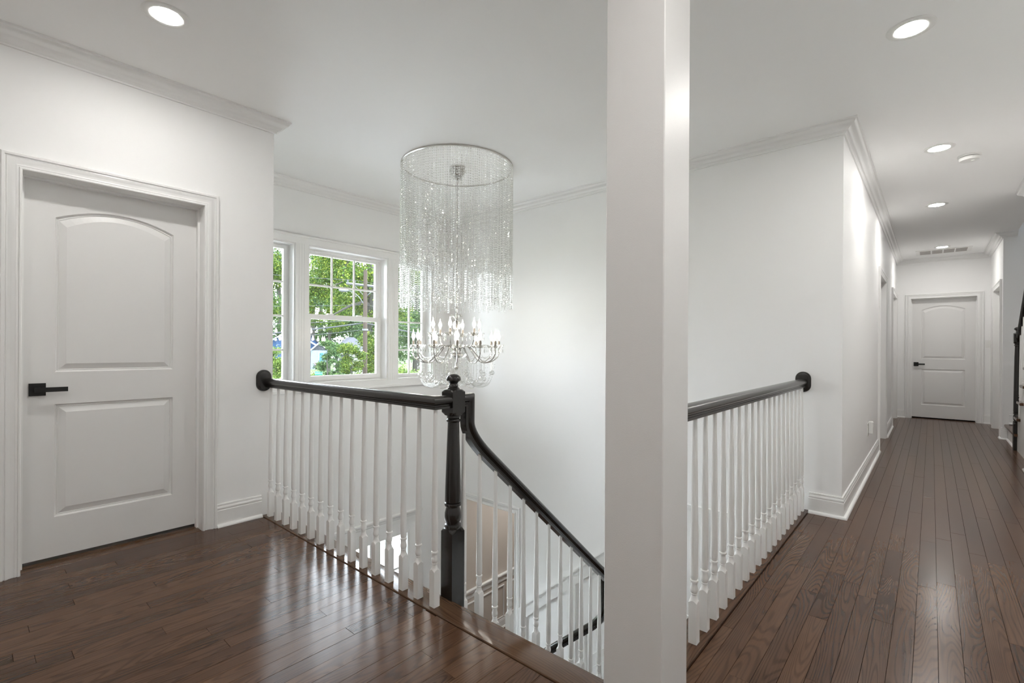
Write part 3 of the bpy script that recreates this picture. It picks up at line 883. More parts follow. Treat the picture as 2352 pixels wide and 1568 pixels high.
# stairs
st = thing('staircase', 'stained treads and white risers descending to the landing', 'stairs', (XS, YF, -0.02))
for k in range(1, 7):
    ya = YF - 0.012 + RUN * (k - 1)
    z = -RISE * k
    reparent(MB().rbox(XS - 0.05, XT - 0.002, ya, ya + RUN + 0.028, z - 0.028, z, 0.006).build('tread', 'floorx', None), st)
for k in range(1, 8):
    ya = YF - 0.014 + RUN * (k - 1) - 0.012
    zt_ = -RISE * (k - 1) - (0.028 if k > 1 else 0.022)
    reparent(MB().box(XS - 0.016, XT - 0.003, ya, ya + 0.013, -RISE * k, zt_).build('riser', 'trim', None), st)
yl = YF - 0.012 + RUN * 6
X2 = XS - 0.040                # first riser of the lower flight
reparent(MB().box(X2 - 0.025, XT - 0.002, yl, YB - 0.026, -RISE * 7 - 0.028, -RISE * 7).build('landing', 'floorx', None), st)
for j in range(1, 7):
    xb_ = X2 - 0.0005 - RUN * (j - 1)
    z = -RISE * (7 + j)
    reparent(MB().rbox(xb_ - RUN - 0.028, xb_ - 0.0005, YQ - 0.045, YB - 0.025, z - 0.028, z, 0.006).build('tread', 'floor', None), st)
for j in range(0, 7):
    xb_ = X2 + 0.012 - RUN * j
    z = -RISE * (7 + j + 1)
    reparent(MB().box(xb_ - 0.012, xb_, YQ - 0.035, YB - 0.026, max(z, FL), z + RISE - 0.028).build('riser', 'trim', None), st)
mb = MB()
for k in range(1, 7):
    ya = YF - 0.012 + RUN * (k - 1)
    mb.box(XS - 0.02, XS + 0.02, ya, ya + RUN, FL, -RISE * k - 0.0285)
mb.box(XS - 0.02, XS + 0.02, yl, YQ - 0.034, FL, -RISE * 7 - 0.0285)
for j in range(1, 7):
    xb_ = X2 - RUN * (j - 1)
    mb.box(xb_ - RUN, xb_, YQ - 0.034, YQ - 0.004, FL, -RISE * (7 + j) - 0.0285)
reparent(mb.build('stringer', 'trim', None), st)

# railing of the lower flight
lr = thing('stair_railing', 'black handrail rising beside the lower flight to the landing newel', 'railing', (-1.7, 2.92, -1.386))
zl = lambda x_: -0.81 - 0.066 + 0.879 * (x_ + 1.829)
xv = -1.706
p0 = (xv, -0.66); p1 = (xv, zl(xv)); p2 = (-1.825, zl(-1.825))
pth = [(-3.10, zl(-3.10)), p2] + list(reversed(arc(p0, p1, p2))) + [p0, (xv, -0.485), (XS - 0.032, -0.485)]
mb = MB().sweep(pth, [(h, o_) for o_, h in rail_prof], lambda a, b, h: (a, YQ + h, b))
reparent(mb.build('handrail', 'black', None, True), lr)
for j in range(1, 7):
    for q in (0.075, 0.19):
        xx = X2 - RUN * (j - 1) - q
        zb_ = -RISE * (7 + j)
        reparent(put('baluster', rake_baluster(zl(xx) - zb_ + 0.012), None, (xx, YQ, zb_)), lr)

# upper stairs at the end of the hall
us_ = thing('staircase', 'stained treads climbing past the right wall of the hall', 'stairs', (0.74, 8.0, 0))
R2_, T2_ = 0.197, 0.245
mb = MB(); mb.rbox(0.716, 1.719, 8.105, 8.948, R2_ - 0.03, R2_, 0.006)
mb.box(0.794, 1.719, 7.975, 8.111, R2_ - 0.029, R2_ - 0.0005); mb.box(0.720, 0.800, 7.975, 8.0275, R2_ - 0.029, R2_ - 0.0005)
reparent(mb.build('landing', 'floor', None), us_)
mb = MB(); mb.box(0.748, 0.762, 8.104, 8.948, -0.002, R2_ - 0.03); mb.box(0.748, 0.762, 8.0, 8.0285, -0.002, R2_ - 0.03)
reparent(mb.build('riser', 'trim', None), us_)
reparent(MB().sweep([(0.748, 8.914), (0.748, 8.1035)], [(0, 0), (-0.018, 0), (-0.018, .006), (-0.012, .015), (-0.004, .018), (0, .018)], lambda a, b, h: (a, b, h)).build('shoe_moulding', 'trim', None, True), us_)
for k in range(2, 13):
    ya = 8.0 - T2_ * (k - 1)
    xl_ = 0.716 if ya > 6.76 else 0.835
    reparent(MB().rbox(xl_, 1.719, ya, ya + T2_ + 0.026, R2_ * k - 0.03, R2_ * k, 0.006).build('tread', 'floorx', None), us_)
    reparent(MB().box(max(0.75, xl_), 1.719, ya + T2_ - 0.012, ya + T2_, R2_ * (k - 1), R2_ * k - 0.03).build('riser', 'trim', None), us_)
mb = MB()
for k in range(2, 13):
    ya = 8.0 - T2_ * (k - 1)
    if ya + T2_ > 6.77: mb.box(0.748, 0.775, max(ya, 6.76), ya + T2_, -0.002, R2_ * k - 0.0305)
reparent(mb.build('stringer', 'trim', None), us_)
ur = thing('stair_railing', 'black handrail and newel of the upper stairs at the hall end', 'railing', (0.75, 8.0, 0))
mm = R2_ / T2_
pz = lambda y_: 1.31 + mm * (7.96 - y_)
mb = MB().sweep([(8.036, pz(8.036)), (6.78, pz(6.78))], [(-h, o_) for o_, h in rail_prof], lambda a, b, h: (0.765 + h, a, b))
reparent(mb.build('handrail', 'black', None, True), ur)
for k in range(2, 6):
    for q in (0.06, 0.18):
        yy = 8.0 - T2_ * (k - 1) + T2_ - q
        reparent(put('baluster', rake_baluster(pz(yy) - R2_ * k + 0.01), None, (0.765, yy, R2_ * k)), ur)
newel('newel_post', 0.755, 8.066, 0.0, 'black turned newel post at the foot of the upper stairs', 1.43)

# ------------------------------------------------------------------ ceiling fixtures
def recessed(x_, y_, label, z=C, grp='recessed ceiling lights'):
    t = thing('recessed_light', label, 'ceiling light', (x_, y_, z), grp)
    MB().lathe([(0.0627, -0.0005), (0.064, -0.0045), (0.070, -0.006), (0.088, -0.005), (0.094, -0.003), (0.096, 0.0), (0.096, 0.004)], 40, (0, 0, 0), False).build('trim_ring', 'plastic', t, True)
    MB().lathe([(0.0005, -0.0035), (0.0625, -0.0035), (0.0625, -0.0005), (0.0005, -0.0005)], 40, (0, 0, 0), False).build('lens', 'lens', t)
    return t
recessed(-2.715, 0.63, 'lit recessed light in the ceiling above the near door')
recessed(-0.082, 3.01, 'lit recessed light above the guard rail along the hall')
recessed(0.037, 4.93, 'lit recessed light beside the smoke detector')
recessed(0.033, 6.83, 'lit recessed light in mid-hall between smoke detector and ceiling vent')
recessed(0.112, 9.66, 'lit recessed light beside the ceiling vent')
recessed(-0.05, 0.95, 'added unseen fill light on the hall ceiling before the column', grp='added fill lights behind the view')  # this lamp and the next are added out of view as fill light
recessed(-1.35, -0.55, 'added unseen fill light on the ceiling farther back from the near door', grp='added fill lights behind the view')
recessed(-3.85, 5.1, 'added unseen light of the beige room next to its opening', -0.3, 'added lights of the lower room')  # both lower-room lamps are added, unseen, to brighten the beige wall
recessed(-3.9, 6.3, 'added unseen light deeper inside the beige room', -0.3, 'added lights of the lower room')

sd = thing('smoke_detector', 'round white smoke detector on the hall ceiling', 'smoke detector', (0.22, 5.275, C))
MB().lathe([(0.001, 0), (0.072, 0.0), (0.072, -0.008), (0.066, -0.012), (0.001, -0.012)], 36, (0, 0, 0), True).build('base_plate', 'plastic', sd, True)
MB().lathe([(0.001, -0.012), (0.060, -0.012), (0.060, -0.016), (0.001, -0.016)], 36, (0, 0, 0), True).build('gap_ring', 'dark', sd, True)
MB().lathe([(0.001, -0.016), (0.063, -0.016), (0.064, -0.030), (0.058, -0.040), (0.040, -0.044), (0.001, -0.045)], 36, (0, 0, 0), True).build('cover', 'plastic', sd, True)
MB().lathe([(0.001, -0.044), (0.010, -0.044), (0.010, -0.049), (0.001, -0.050)], 16, (0.02, -0.01, 0), True).build('test_button', 'plastic', sd, True)

vt = thing('ceiling_vent', 'white return vent with four grille panels in the hall ceiling', 'vent', (0.127, 10.05, C))
mb = MB(); rw, rh = 0.325, 0.22
mb.box(-rw, rw, -rh, -rh + .045, -0.008, 0); mb.box(-rw, rw, rh - .045, rh, -0.008, 0)
for a, b in ((-rw, -rw + .05), (rw - .05, rw)): mb.box(a, b, -rh + .045, rh - .045, -0.008, 0)
mb.build('frame', 'plastic', vt)
wv = (2 * rw - .10) / 4
for q in range(1, 4):
    xx = -rw + .05 + wv * q
    MB().box(xx - .008, xx + .008, -rh + .045, rh - .045, -0.008, 0).build('divider', 'plastic', vt)
for q in range(4):
    xa = -rw + .05 + wv * q + (.008 if q else 0); xb = -rw + .05 + wv * (q + 1) - (.008 if q < 3 else 0)
    g = MB(); g.box(xa, xb, -rh + .045, rh - .045, -0.002, 0)
    for k in range(12):
        yy = -rh + .05 + k * (2 * rh - .10) / 12
        g.add([(xa, yy, -.003), (xb, yy, -.003), (xb, yy + .018, -.0075), (xa, yy + .018, -.0075)], [(0, 1, 2, 3)])
    g.build('grille', 'grille', vt)

def plate(name, label, mp, holes, cat):
    """wall plate; mp(a,z,t)"""
    def bx(a, b, c, d, e0, e1):
        vs = [mp(s_, z_, t_) for t_ in (e0, e1) for s_, z_ in ((a, c), (b, c), (b, d), (a, d))]
        return vs, [(0, 1, 2, 3), (4, 5, 6, 7), (0, 1, 5, 4), (1, 2, 6, 5), (2, 3, 7, 6), (3, 0, 4, 7)]
    t = thing(name, label, cat, mp(0, 0, 0))
    reparent(MB().add(*bx(-.036, .036, -.058, .058, 0, .006)).build('wall_plate', 'plastic', None), t)
    for (a, b, c, d, t1, nm, mt) in holes:
        reparent(MB().add(*bx(a, b, c, d, .005, t1)).build(nm, mt, None), t)
    return t
plate('light_switch', 'white rocker light switch beside the far door', lambda a, z, t: (0.668 + a * 0.85, YE - t, 1.262 + z), [(-.017, .017, -.034, .034, .010, 'rocker', 'plastic')], 'light switch')
plate('wall_outlet', 'white wall outlet on the hall wall under a plugged-in device', lambda a, z, t: (XH + t, 5.70 + a, 0.395 + z), [(-.017, .017, -.034, .034, .009, 'socket', 'plastic')], 'outlet')
plate('wall_outlet', 'white wall outlet between the two recessed hall doors', lambda a, z, t: (XH + t, 8.27 + a, 0.395 + z), [(-.017, .017, -.034, .034, .009, 'socket', 'plastic')], 'outlet')
plate('light_switch', 'white rocker light switch between the two recessed hall doors', lambda a, z, t: (XH + t, 8.25 + a, 1.22 + z), [(-.017, .017, -.034, .034, .010, 'rocker', 'plastic')], 'light switch')
pl = thing('plug_in_light', 'white box-shaped plug-in night light on the hall wall outlet', 'night light', (XH + 0.010, 5.70, 0.40))
MB().rbox(0, 0.035, -0.026, 0.026, -0.04, 0.075, 0.005).build('housing', 'plastic', pl)
MB().rbox(0.034, 0.037, -0.018, 0.018, 0.02, 0.066, 0.001).build('light_cover', 'trim', pl)

# ------------------------------------------------------------------ chandelier
CH = (-3.08, 2.805)
ch = thing('chandelier', 'crystal candle chandelier hanging inside a round curtain of beads', 'chandelier', (CH[0], CH[1], C))
PH0 = math.atan2(-CH[1], -CH[0])
def pol(r, a, z): return (r * math.cos(a), r * math.sin(a), z - C)
RC = 0.475
mb = MB()
mb.lathe([(RC - 0.012, 0.0), (RC - 0.012, -0.010), (RC + 0.004, -0.010), (RC + 0.004, 0.0)], 96, (0, 0, 0), False)
mb.build('curtain_ring', 'chrome', ch, True)
NB = 62
sm = MB()
for k in range(NB):
    z = -0.012 - 0.0192 * (k + 0.5)
    sm.octa((0, 0, z), 0.0058 if k % 2 else 0.0064, 0.0074)
strand_me = sm.mesh('bead_strand', 'crystal')
NS = 168
for k in range(NS):
    a = 2 * PI * k / NS
    o = put('bead_strand', strand_me, ch, (RC * math.cos(a), RC * math.sin(a), -0.002))
    o['kind'] = 'stuff'
    o.rotation_euler = (random.uniform(-.006, .006), random.uniform(-.006, .006), random.uniform(0, PI))
    o.scale = (1, 1, random.uniform(0.985, 1.02))
# canopy: tiers of prisms round a bell
cn = MB().lathe([(0.001, 0), (0.066, 0), (0.066, -0.012), (0.058, -0.02), (0.050, -0.06), (0.030, -0.085), (0.020, -0.10), (0.012, -0.112), (0.001, -0.114)], 32, (0, 0, 0), True).build('canopy', 'chrome', ch, True)
for tr_, zt_, n_ in ((0.064, -0.018, 18), (0.054, -0.045, 16), (0.034, -0.078, 12)):
    for k in range(n_):
        a = 2 * PI * k / n_
        MB().octa((tr_ * math.cos(a), tr_ * math.sin(a), zt_ - 0.012), 0.007, 0.016).build('prism', 'crystal', cn)
# chain
lk = MB()
q = [(0.0075 * math.cos(2 * PI * k / 12), 0, 0.017 * math.sin(2 * PI * k / 12)) for k in range(13)]
lk.tube(q, 0.0022, 6, False)
link_me = lk.mesh('chain_link', 'chrome', True)
chain = MB().tube([(0.004 * math.sin(k * 1.1), 0.004 * math.cos(k * 1.3), -0.11 - 1.17 * k / 24) for k in range(25)], 0.0022, 6).build('chain_cord', 'chrome', ch, True)
nl = 40
for k in range(nl):
    o = put('chain_link', link_me, chain, (0, 0, -0.115 - k * 0.029 - 0.014))
    o.rotation_euler = (0, 0, PI / 2 * (k % 2) + 0.4)
# centre column
hub = MB().lathe([(0.001, 1.45 - C), (0.008, 1.45 - C), (0.010, 1.42 - C), (0.006, 1.40 - C), (0.012, 1.385 - C), (0.012, 1.15 - C), (0.03, 1.14 - C), (0.038, 1.125 - C), (0.036, 1.095 - C), (0.02, 1.08 - C), (0.012, 1.06 - C), (0.012, 1.0 - C), (0.02, 0.985 - C), (0.008, 0.96 - C), (0.001, 0.955 - C)], 24, (0, 0, 0), True).build('stem', 'chrome', ch, True)
MB().lathe([(0.012, 1.30 - C), (0.030, 1.315 - C), (0.034, 1.35 - C), (0.026, 1.378 - C), (0.014, 1.383 - C)], 20, (0, 0, 0), False).build('glass_vase', 'crystal', ch, True)
MB().lathe([(0.012, 1.055 - C), (0.05, 1.062 - C), (0.085, 1.085 - C), (0.10, 1.112 - C), (0.104, 1.114 - C)], 24, (0, 0, 0), False).build('glass_bowl', 'crystal', ch, True)
for k in range(8):
    a = 2 * PI * k / 8
    mb = MB().tube([pol(0.01, a, 1.395), pol(0.022, a, 1.425), pol(0.042, a, 1.432), pol(0.052, a, 1.418)], [0.003, 0.008, 0.007, 0.002], 6)
    mb.build('glass_leaf', 'crystal', ch, True)
# shared meshes for the candles
bob = MB()
n = 24
rings = []
for r, z in ((0.010, 0.0), (0.022, 0.002), (0.036, 0.014), (0.045, 0.029), (0.043, 0.030), (0.026, 0.010), (0.010, 0.006)):
    rings.append([((r * (1 + (0.06 if j % 2 else -0.06) * (r > .03))) * math.cos(2 * PI * j / n), (r * (1 + (0.06 if j % 2 else -0.06) * (r > .03))) * math.sin(2 * PI * j / n), z) for j in range(n)])
bob.loft(rings, True, False)
bob_me = bob.mesh('bobeche', 'crystal')
slv = MB().lathe([(0.0105, 0.0), (0.0105, 0.052), (0.008, 0.053), (0.008, 0.060)], 14, (0, 0, 0), True).mesh('candle_sleeve', 'pewter', True)
nck = MB().lathe([(0.0075, 0.0), (0.0085, 0.010), (0.0105, 0.020), (0.0125, 0.0275)], 14, (0, 0, 0), True).mesh('bulb_neck', 'crystal', True)
blb = MB().lathe([(0.0100, 0.0215), (0.0135, 0.030), (0.0148, 0.038), (0.0135, 0.048), (0.0088, 0.060), (0.0046, 0.071), (0.0024, 0.082), (0.0006, 0.094)], 14, (0, 0, 0), True).mesh('bulb', 'bulb', True)
drp = MB().octa((0, 0, -0.008), 0.004, 0.006)
drp.add([(0, 0, -0.015), (0.0065, 0, -0.038), (0, 0.0035, -0.038), (-0.0065, 0, -0.038), (0, -0.0035, -0.038), (0, 0, -0.055)],
        [(0, 1, 2), (0, 2, 3), (0, 3, 4), (0, 4, 1), (5, 2, 1), (5, 3, 2), (5, 4, 3), (5, 1, 4)])
drp_me = drp.mesh('crystal_drop', 'crystal')
def chandelier_arm(a, r, zb, low, r0, peak):
    """S-shaped arm from the hub out to a candle"""
    pts = []
    ctrl = [(0.03, 1.10), (0.045, peak - 0.01), (r * 0.30, peak), (r * 0.46, (peak + low) / 2), (r * 0.62, low + 0.008), (r * 0.78, low), (r * 0.93, low + 0.03), (r, low + 0.075), (r, zb)]
    for i in range(len(ctrl) - 1):
        p_1 = ctrl[max(i - 1, 0)]; p0_ = ctrl[i]; p1_ = ctrl[i + 1]; p2_ = ctrl[min(i + 2, len(ctrl) - 1)]
        for k in range(4):
            u = k / 4
            f = lambda c0, c1, c2, c3: 0.5 * (2 * c1 + (c2 - c0) * u + (2 * c0 - 5 * c1 + 4 * c2 - c3) * u * u + (3 * c1 - c0 - 3 * c2 + c3) * u ** 3)
            pts.append(pol(f(p_1[0], p0_[0], p1_[0], p2_[0]), a, f(p_1[1], p0_[1], p1_[1], p2_[1])))
    pts.append(pol(r, a, zb))
    arm = MB().tube(pts, 0.0046, 8).build('arm', 'chrome', ch, True)
    e_ = pol(r, a, zb)
    put('bobeche', bob_me, arm, e_)
    put('candle_sleeve', slv, arm, (e_[0], e_[1], e_[2] + 0.004))
    put('bulb_neck', nck, arm, (e_[0], e_[1], e_[2] + 0.062))
    put('bulb', blb, arm, (e_[0], e_[1], e_[2] + 0.062))
    for k in range(6):
        b_ = a + 2 * PI * k / 6 + 0.3
        put('crystal_drop', drp_me, arm, (e_[0] + 0.041 * math.cos(b_), e_[1] + 0.041 * math.sin(b_), e_[2] + 0.014)).rotation_euler = (0, 0, b_)
for k in range(12):
    chandelier_arm(PH0 + math.radians(30 * k + 1), 0.365, 1.150, 1.030, 0.03, 1.165)
for k in range(6):
    chandelier_arm(PH0 + math.radians(60 * k - 15), 0.205, 1.252, 1.165, 0.03, 1.175)
# bead garlands and hanging balls under the arms
def garland(p0_, p1_, sag, n_, name='garland'):
    g = MB()
    for k in range(n_ + 1):
        u = k / n_
        x_ = p0_[0] + (p1_[0] - p0_[0]) * u; y_ = p0_[1] + (p1_[1] - p0_[1]) * u
        z_ = p0_[2] + (p1_[2] - p0_[2]) * u - sag * (1 - (2 * u - 1) ** 4)
        g.octa((x_, y_, z_), 0.0042, 0.0046)
    o = g.build(name, 'crystal', ch); o['kind'] = 'stuff'
    return o
for k in range(12):
    a = PH0 + math.radians(30 * k + 1)
    garland(pol(0.335, a, 1.05), pol(0.085, a, 1.07), 0.235, 44)
    garland(pol(0.33, a + 0.26, 0.99), pol(0.10, a + 0.26, 1.02), 0.16, 34)
    a2 = PH0 + math.radians(30 * (k + 1) + 1)
    garland(pol(0.365, a, 1.135), pol(0.365, a2, 1.135), 0.07, 20)
bl = MB(); bl.sphere((0, 0, 0), 0.0185, 10, 7)
ball_me = bl.mesh('crystal_ball', 'crystal')
for r, z0_, z1_, nn, ph in ((0.315, 1.06, 0.945, 12, 15), (0.24, 1.04, 0.900, 12, 0), (0.175, 1.06, 0.865, 8, 10)):
    for k in range(nn):
        a = PH0 + 2 * PI * k / nn + math.radians(ph)
        zz = z1_ + random.uniform(-.012, .012)
        g = MB()
        nb = int((z0_ - zz) / 0.0105)
        for q in range(nb): g.octa((0, 0, -q * 0.0105), 0.0038, 0.0045)
        s_ = g.build('hanging_strand', 'crystal', ch, False, pol(r, a, z0_)); s_['kind'] = 'stuff'
        put('crystal_ball', ball_me, s_, (0, 0, -(z0_ - zz) - 0.012))

# ------------------------------------------------------------------ outside the windows
def ray(px, depth, z=None, py=None):
    """a point seen through pixel column px at a chosen distance"""
    u = (px - 1176.0) / F_PX
    hy = 800 + (px - 1176) * 0.0054
    zz = z if z is not None else 1.15 + (hy - py) / F_PX * depth
    return Vector(((F2[0] + u * R2[0]) * depth, (F2[1] + u * R2[1]) * depth, zz))

GZ = lambda x_: -3.3 if x_ > -20 else -3.3 + min((-20 - x_) * 0.045, 2.0)
mb = MB()
xs_ = [-6, -20, -30, -42, -64.5, -120]
for i in range(len(xs_) - 1):
    a, b = xs_[i], xs_[i + 1]
    mb.add([(a, -60, GZ(a)), (a, 120, GZ(a)), (b, 120, GZ(b)), (b, -60, GZ(b))], [(0, 1, 2, 3)])
struct('ground', mb, 'grass', 'grassy ground sloping up across the street', 'lawn')
struct('ground_bounce_walk', MB().box(-12.6, XW - 0.2, -30, 40, -3.5, -3.22), 'concrete', 'pale concrete paving added in front of the house to bounce light in', 'paving')  # added so that light bounced indoors is pale instead of lawn green
struct('road', MB().box(-18.6, -12.6, -60, 120, -3.6, -3.25), 'road', 'grey street between house and neighbours', 'road')

def foliage_mesh(name, blobs, n_, size, material, flat=0.0):
    """leaf cards scattered through ellipsoid clumps"""
    tot = sum(b[3] * b[4] * b[5] for b in blobs)
    P = []
    for (x_, y_, z_, rx, ry, rz) in blobs:
        k = max(8, int(n_ * rx * ry * rz / tot))
        d = rng.normal(size=(k, 3)); d /= np.linalg.norm(d, axis=1)[:, None]
        r = np.abs(rng.normal(0.72, 0.30, size=(k, 1)))
        P.append(np.array([x_, y_, z_]) + d * r * np.array([rx, ry, rz]))
    P = np.concatenate(P); k = len(P)
    a = rng.normal(size=(k, 3)); a /= np.linalg.norm(a, axis=1)[:, None]
    b = rng.normal(size=(k, 3)); b -= a * (a * b).sum(1)[:, None]; b /= np.linalg.norm(b, axis=1)[:, None]
    s_ = rng.uniform(0.6, 1.3, size=(k, 1)) * size
    V = np.stack([P - a * s_, P + b * s_ * 0.55, P + a * s_, P - b * s_ * 0.55], 1).reshape(-1, 3)
    me = bpy.data.meshes.new(name)
    me.vertices.add(4 * k); me.vertices.foreach_set('co', V.astype(np.float32).ravel())
    me.loops.add(4 * k); me.loops.foreach_set('vertex_index', np.arange(4 * k, dtype=np.int32))
    me.polygons.add(k); me.polygons.foreach_set('loop_start', np.arange(0, 4 * k, 4, dtype=np.int32))
    me.polygons.foreach_set('loop_total', np.full(k, 4, dtype=np.int32))
    me.update(calc_edges=True)
    me.materials.append(M[material])
    return me

def tree(name, label, pos, h, rad, leaf, n_, size, cat='tree', grp=None, low=0.25, trunk=0.16, nb=9, limbs=4):
    gz = GZ(pos[0]) - 0.05
    t = thing(name, label, cat, (pos[0], pos[1], gz), grp)
    blobs = []
    for k in range(nb * 2):
        fz = low + (1 - low) * (k + random.random()) / (nb * 2)
        v = (fz - low) / (1 - low)
        rr = rad * math.sqrt(max(0.03, 1 - (1.9 * v - 0.85) ** 2 * 0.85)) * math.sqrt(random.random())
        a = random.uniform(0, 2 * PI)
        q = rad * random.uniform(0.16, 0.42) * (12 / nb) ** 0.3
        blobs.append((rr * 0.85 * math.cos(a), rr * 0.85 * math.sin(a), h * fz, q * random.uniform(.8, 1.3), q * random.uniform(.8, 1.3), q * random.uniform(0.5, 0.9)))
    f = put('foliage', foliage_mesh('foliage', blobs, n_, size, leaf), t); f['kind'] = 'stuff'
    MB().tube([(0, 0, 0), (trunk * .3, 0, h * low), (-trunk * .2, trunk * .4, h * 0.6), (0, 0, h * 0.9)], [trunk * 1.2, trunk, trunk * .6, trunk * .15], 9).build('trunk', 'bark', t, True)
    for k in range(limbs):
        b = blobs[k * 2 * nb // max(limbs, 1)]
        MB().tube([(0, 0, b[2] * 0.72), (b[0] * .5, b[1] * .5, b[2] * 0.9), (b[0], b[1], b[2])], [trunk * .45, trunk * .3, trunk * .1], 7).build('branch', 'bark', t, True)
    return t

beyond = 'tall trees across the street'
mt_ = tree('maple_tree', 'yellow-green maple with spreading crown behind the utility pole', ray(843, 40, 0), 15, 4.7, 'leafA', 34000, 0.105, grp=beyond, low=0.38, trunk=0.15, nb=26)
tree('maple_tree', 'yellow-green maple crowding the wide window', ray(756, 49.5, 0), 13.2, 3.5, 'leafA', 20000, 0.105, grp=beyond, low=0.42, trunk=0.13, nb=20)
tree('maple_tree', 'yellow-green maple beyond the window at the wall end', ray(606, 48.5, 0), 15.5, 3.4, 'leafA', 16000, 0.11, grp=beyond, low=0.42, trunk=0.16, nb=20)
tree('dark_tree', 'dark green tree beyond the window behind the chandelier', ray(955, 60, 0), 18, 5.0, 'leafB', 34000, 0.105, grp=beyond, low=0.12, trunk=0.4, nb=14)
tree('dark_tree', 'dark green tree to the right of the utility pole', ray(890, 74, 0), 21.5, 6.0, 'leafB', 24000, 0.16, grp=beyond, low=0.10, trunk=0.5, nb=14)
tree('dark_tree', 'dark green tree rising behind both neighbouring houses', ray(735, 90, 0), 15.5, 7.0, 'leafB', 18000, 0.24, grp=beyond, low=0.1, trunk=0.6, nb=14)
tree('dark_tree', 'dark green tree behind the blue house', ray(640, 108, 0), 23, 8.0, 'leafB', 18000, 0.24, grp=beyond, low=0.1, trunk=0.6, nb=14)
tree('dark_tree', 'distant dark green tree closing the view beyond the pole', ray(830, 112, 0), 29, 9.0, 'leafB', 22000, 0.26, grp=beyond, low=0.08, trunk=0.6, nb=14)
tree('dark_tree', 'distant dark green tree far behind the chandelier window', ray(1000, 92, 0), 25, 9.0, 'leafB', 16000, 0.24, grp=beyond, low=0.08, trunk=0.6, nb=12)
for lb_, xx_, yy_ in (('dark green tree beside the blue house, away from the pole', -52, 2), ('dark green tree down the street from the blue house', -50, -14), ('dark green tree up the street past the grey-roofed house', -46, 52), ('dark green tree farthest up the street', -36, 66)):
    tree('dark_tree', lb_, (xx_, yy_, 0), 16, 7.0, 'leafB', 12000, 0.22, grp=beyond, low=0.1, trunk=0.5, nb=12)
tree('pale_tree', 'pale green tree whose top lets the bright sky through', ray(716, 72, 0), 19, 4.5, 'leafC', 9000, 0.2, grp=beyond, low=0.45, trunk=0.4, nb=9)
tree('leafy_tree', 'slim mid-green tree before the porch of the blue house', ray(752, 27, 0), 4.6, 0.75, 'leafB', 11000, 0.055, low=0.12, trunk=0.07, nb=12)
tree('leafy_tree', 'bushy bright green tree at the foot of the utility pole', ray(808, 31, 0), 4.1, 1.3, 'leafA', 18000, 0.055, low=0.1, trunk=0.08, nb=12)
tree('leafy_tree', 'bushy bright green tree right of the utility pole', ray(862, 36, 0), 5.4, 1.5, 'leafA', 14000, 0.065, low=0.1, trunk=0.08, nb=12)
tree('round_shrub', 'tall yellow-green shrub beyond the window at the wall end', ray(634, 22, 0), 4.3, 1.0, 'leafD', 16000, 0.045, 'shrub', low=0.15, trunk=0.05, nb=12, limbs=0)
tree('round_shrub', 'yellow-green shrub below the window behind the chandelier', ray(935, 24, 0), 3.3, 1.3, 'leafD', 14000, 0.05, 'shrub', low=0.15, trunk=0.05, nb=12, limbs=0)
tree('leafy_tree', 'bushy mid-green tree between porch and grey-roofed house', ray(774, 35, 0), 4.0, 1.1, 'leafB', 11000, 0.06, low=0.1, trunk=0.06, nb=12)
tree('round_shrub', 'low yellow-green shrub around the street sign', ray(722, 36, 0), 1.7, 1.1, 'leafD', 5000, 0.07, 'shrub', low=0.2, trunk=0.04, nb=9, limbs=0)
fp = ray(728, 50, None, 838)
fl = thing('flower_basket', 'hanging basket of red and blue flowers by the porch', 'flowers', fp)
o = put('blossoms', foliage_mesh('blossoms', [(0, 0, 0, .35, .35, .3)], 130, 0.07, 'flower'), fl); o['kind'] = 'stuff'
o = put('leaves', foliage_mesh('leaves', [(0, 0, -.15, .4, .4, .35)], 220, 0.08, 'leafB'), fl); o['kind'] = 'stuff'
MB().lathe([(0.001, -0.45), (0.12, -0.42), (0.2, -0.2), (0.21, -0.15)], 12).build('basket', 'bark', fl, True)

# bare limbs of the maple behind the pole
for pts_, rr_ in (([(843, 770, 40), (850, 735, 39.4), (857, 675, 38.2), (853, 620, 37.5), (845, 585, 37.5), (838, 555, 37.5)], [.15, .3, .42, .36, .3, .26]),
                  ([(846, 590, 37.5), (832, 566, 37.5), (824, 552, 37.5)], [.16, .12, .1]), ([(785, 640, 37.5), (793, 612, 37.5), (802, 594, 37.5), (820, 572, 37.5), (833, 567, 37.5)], [.05, .09, .1, .1, .1]),
                  ([(762, 725, 37.5), (785, 712, 37.5), (808, 700, 37.5), (832, 694, 37.8), (854, 700, 38.6)], [.06, .09, .1, .12, .14]), ([(855, 702, 38.6), (864, 716, 38.2), (872, 724, 38)], [.1, .1, .08]),
                  ([(768, 655, 37.5), (790, 645, 37.5), (812, 641, 37.5), (834, 642, 37.6), (855, 650, 37.9)], [.05, .06, .07, .08, .1])):
    q_ = [ray(a_, d_, None, b_) for a_, b_, d_ in pts_]
    reparent(MB().tube(q_, rr_, 9).build('branch', 'bark', None, True), mt_)
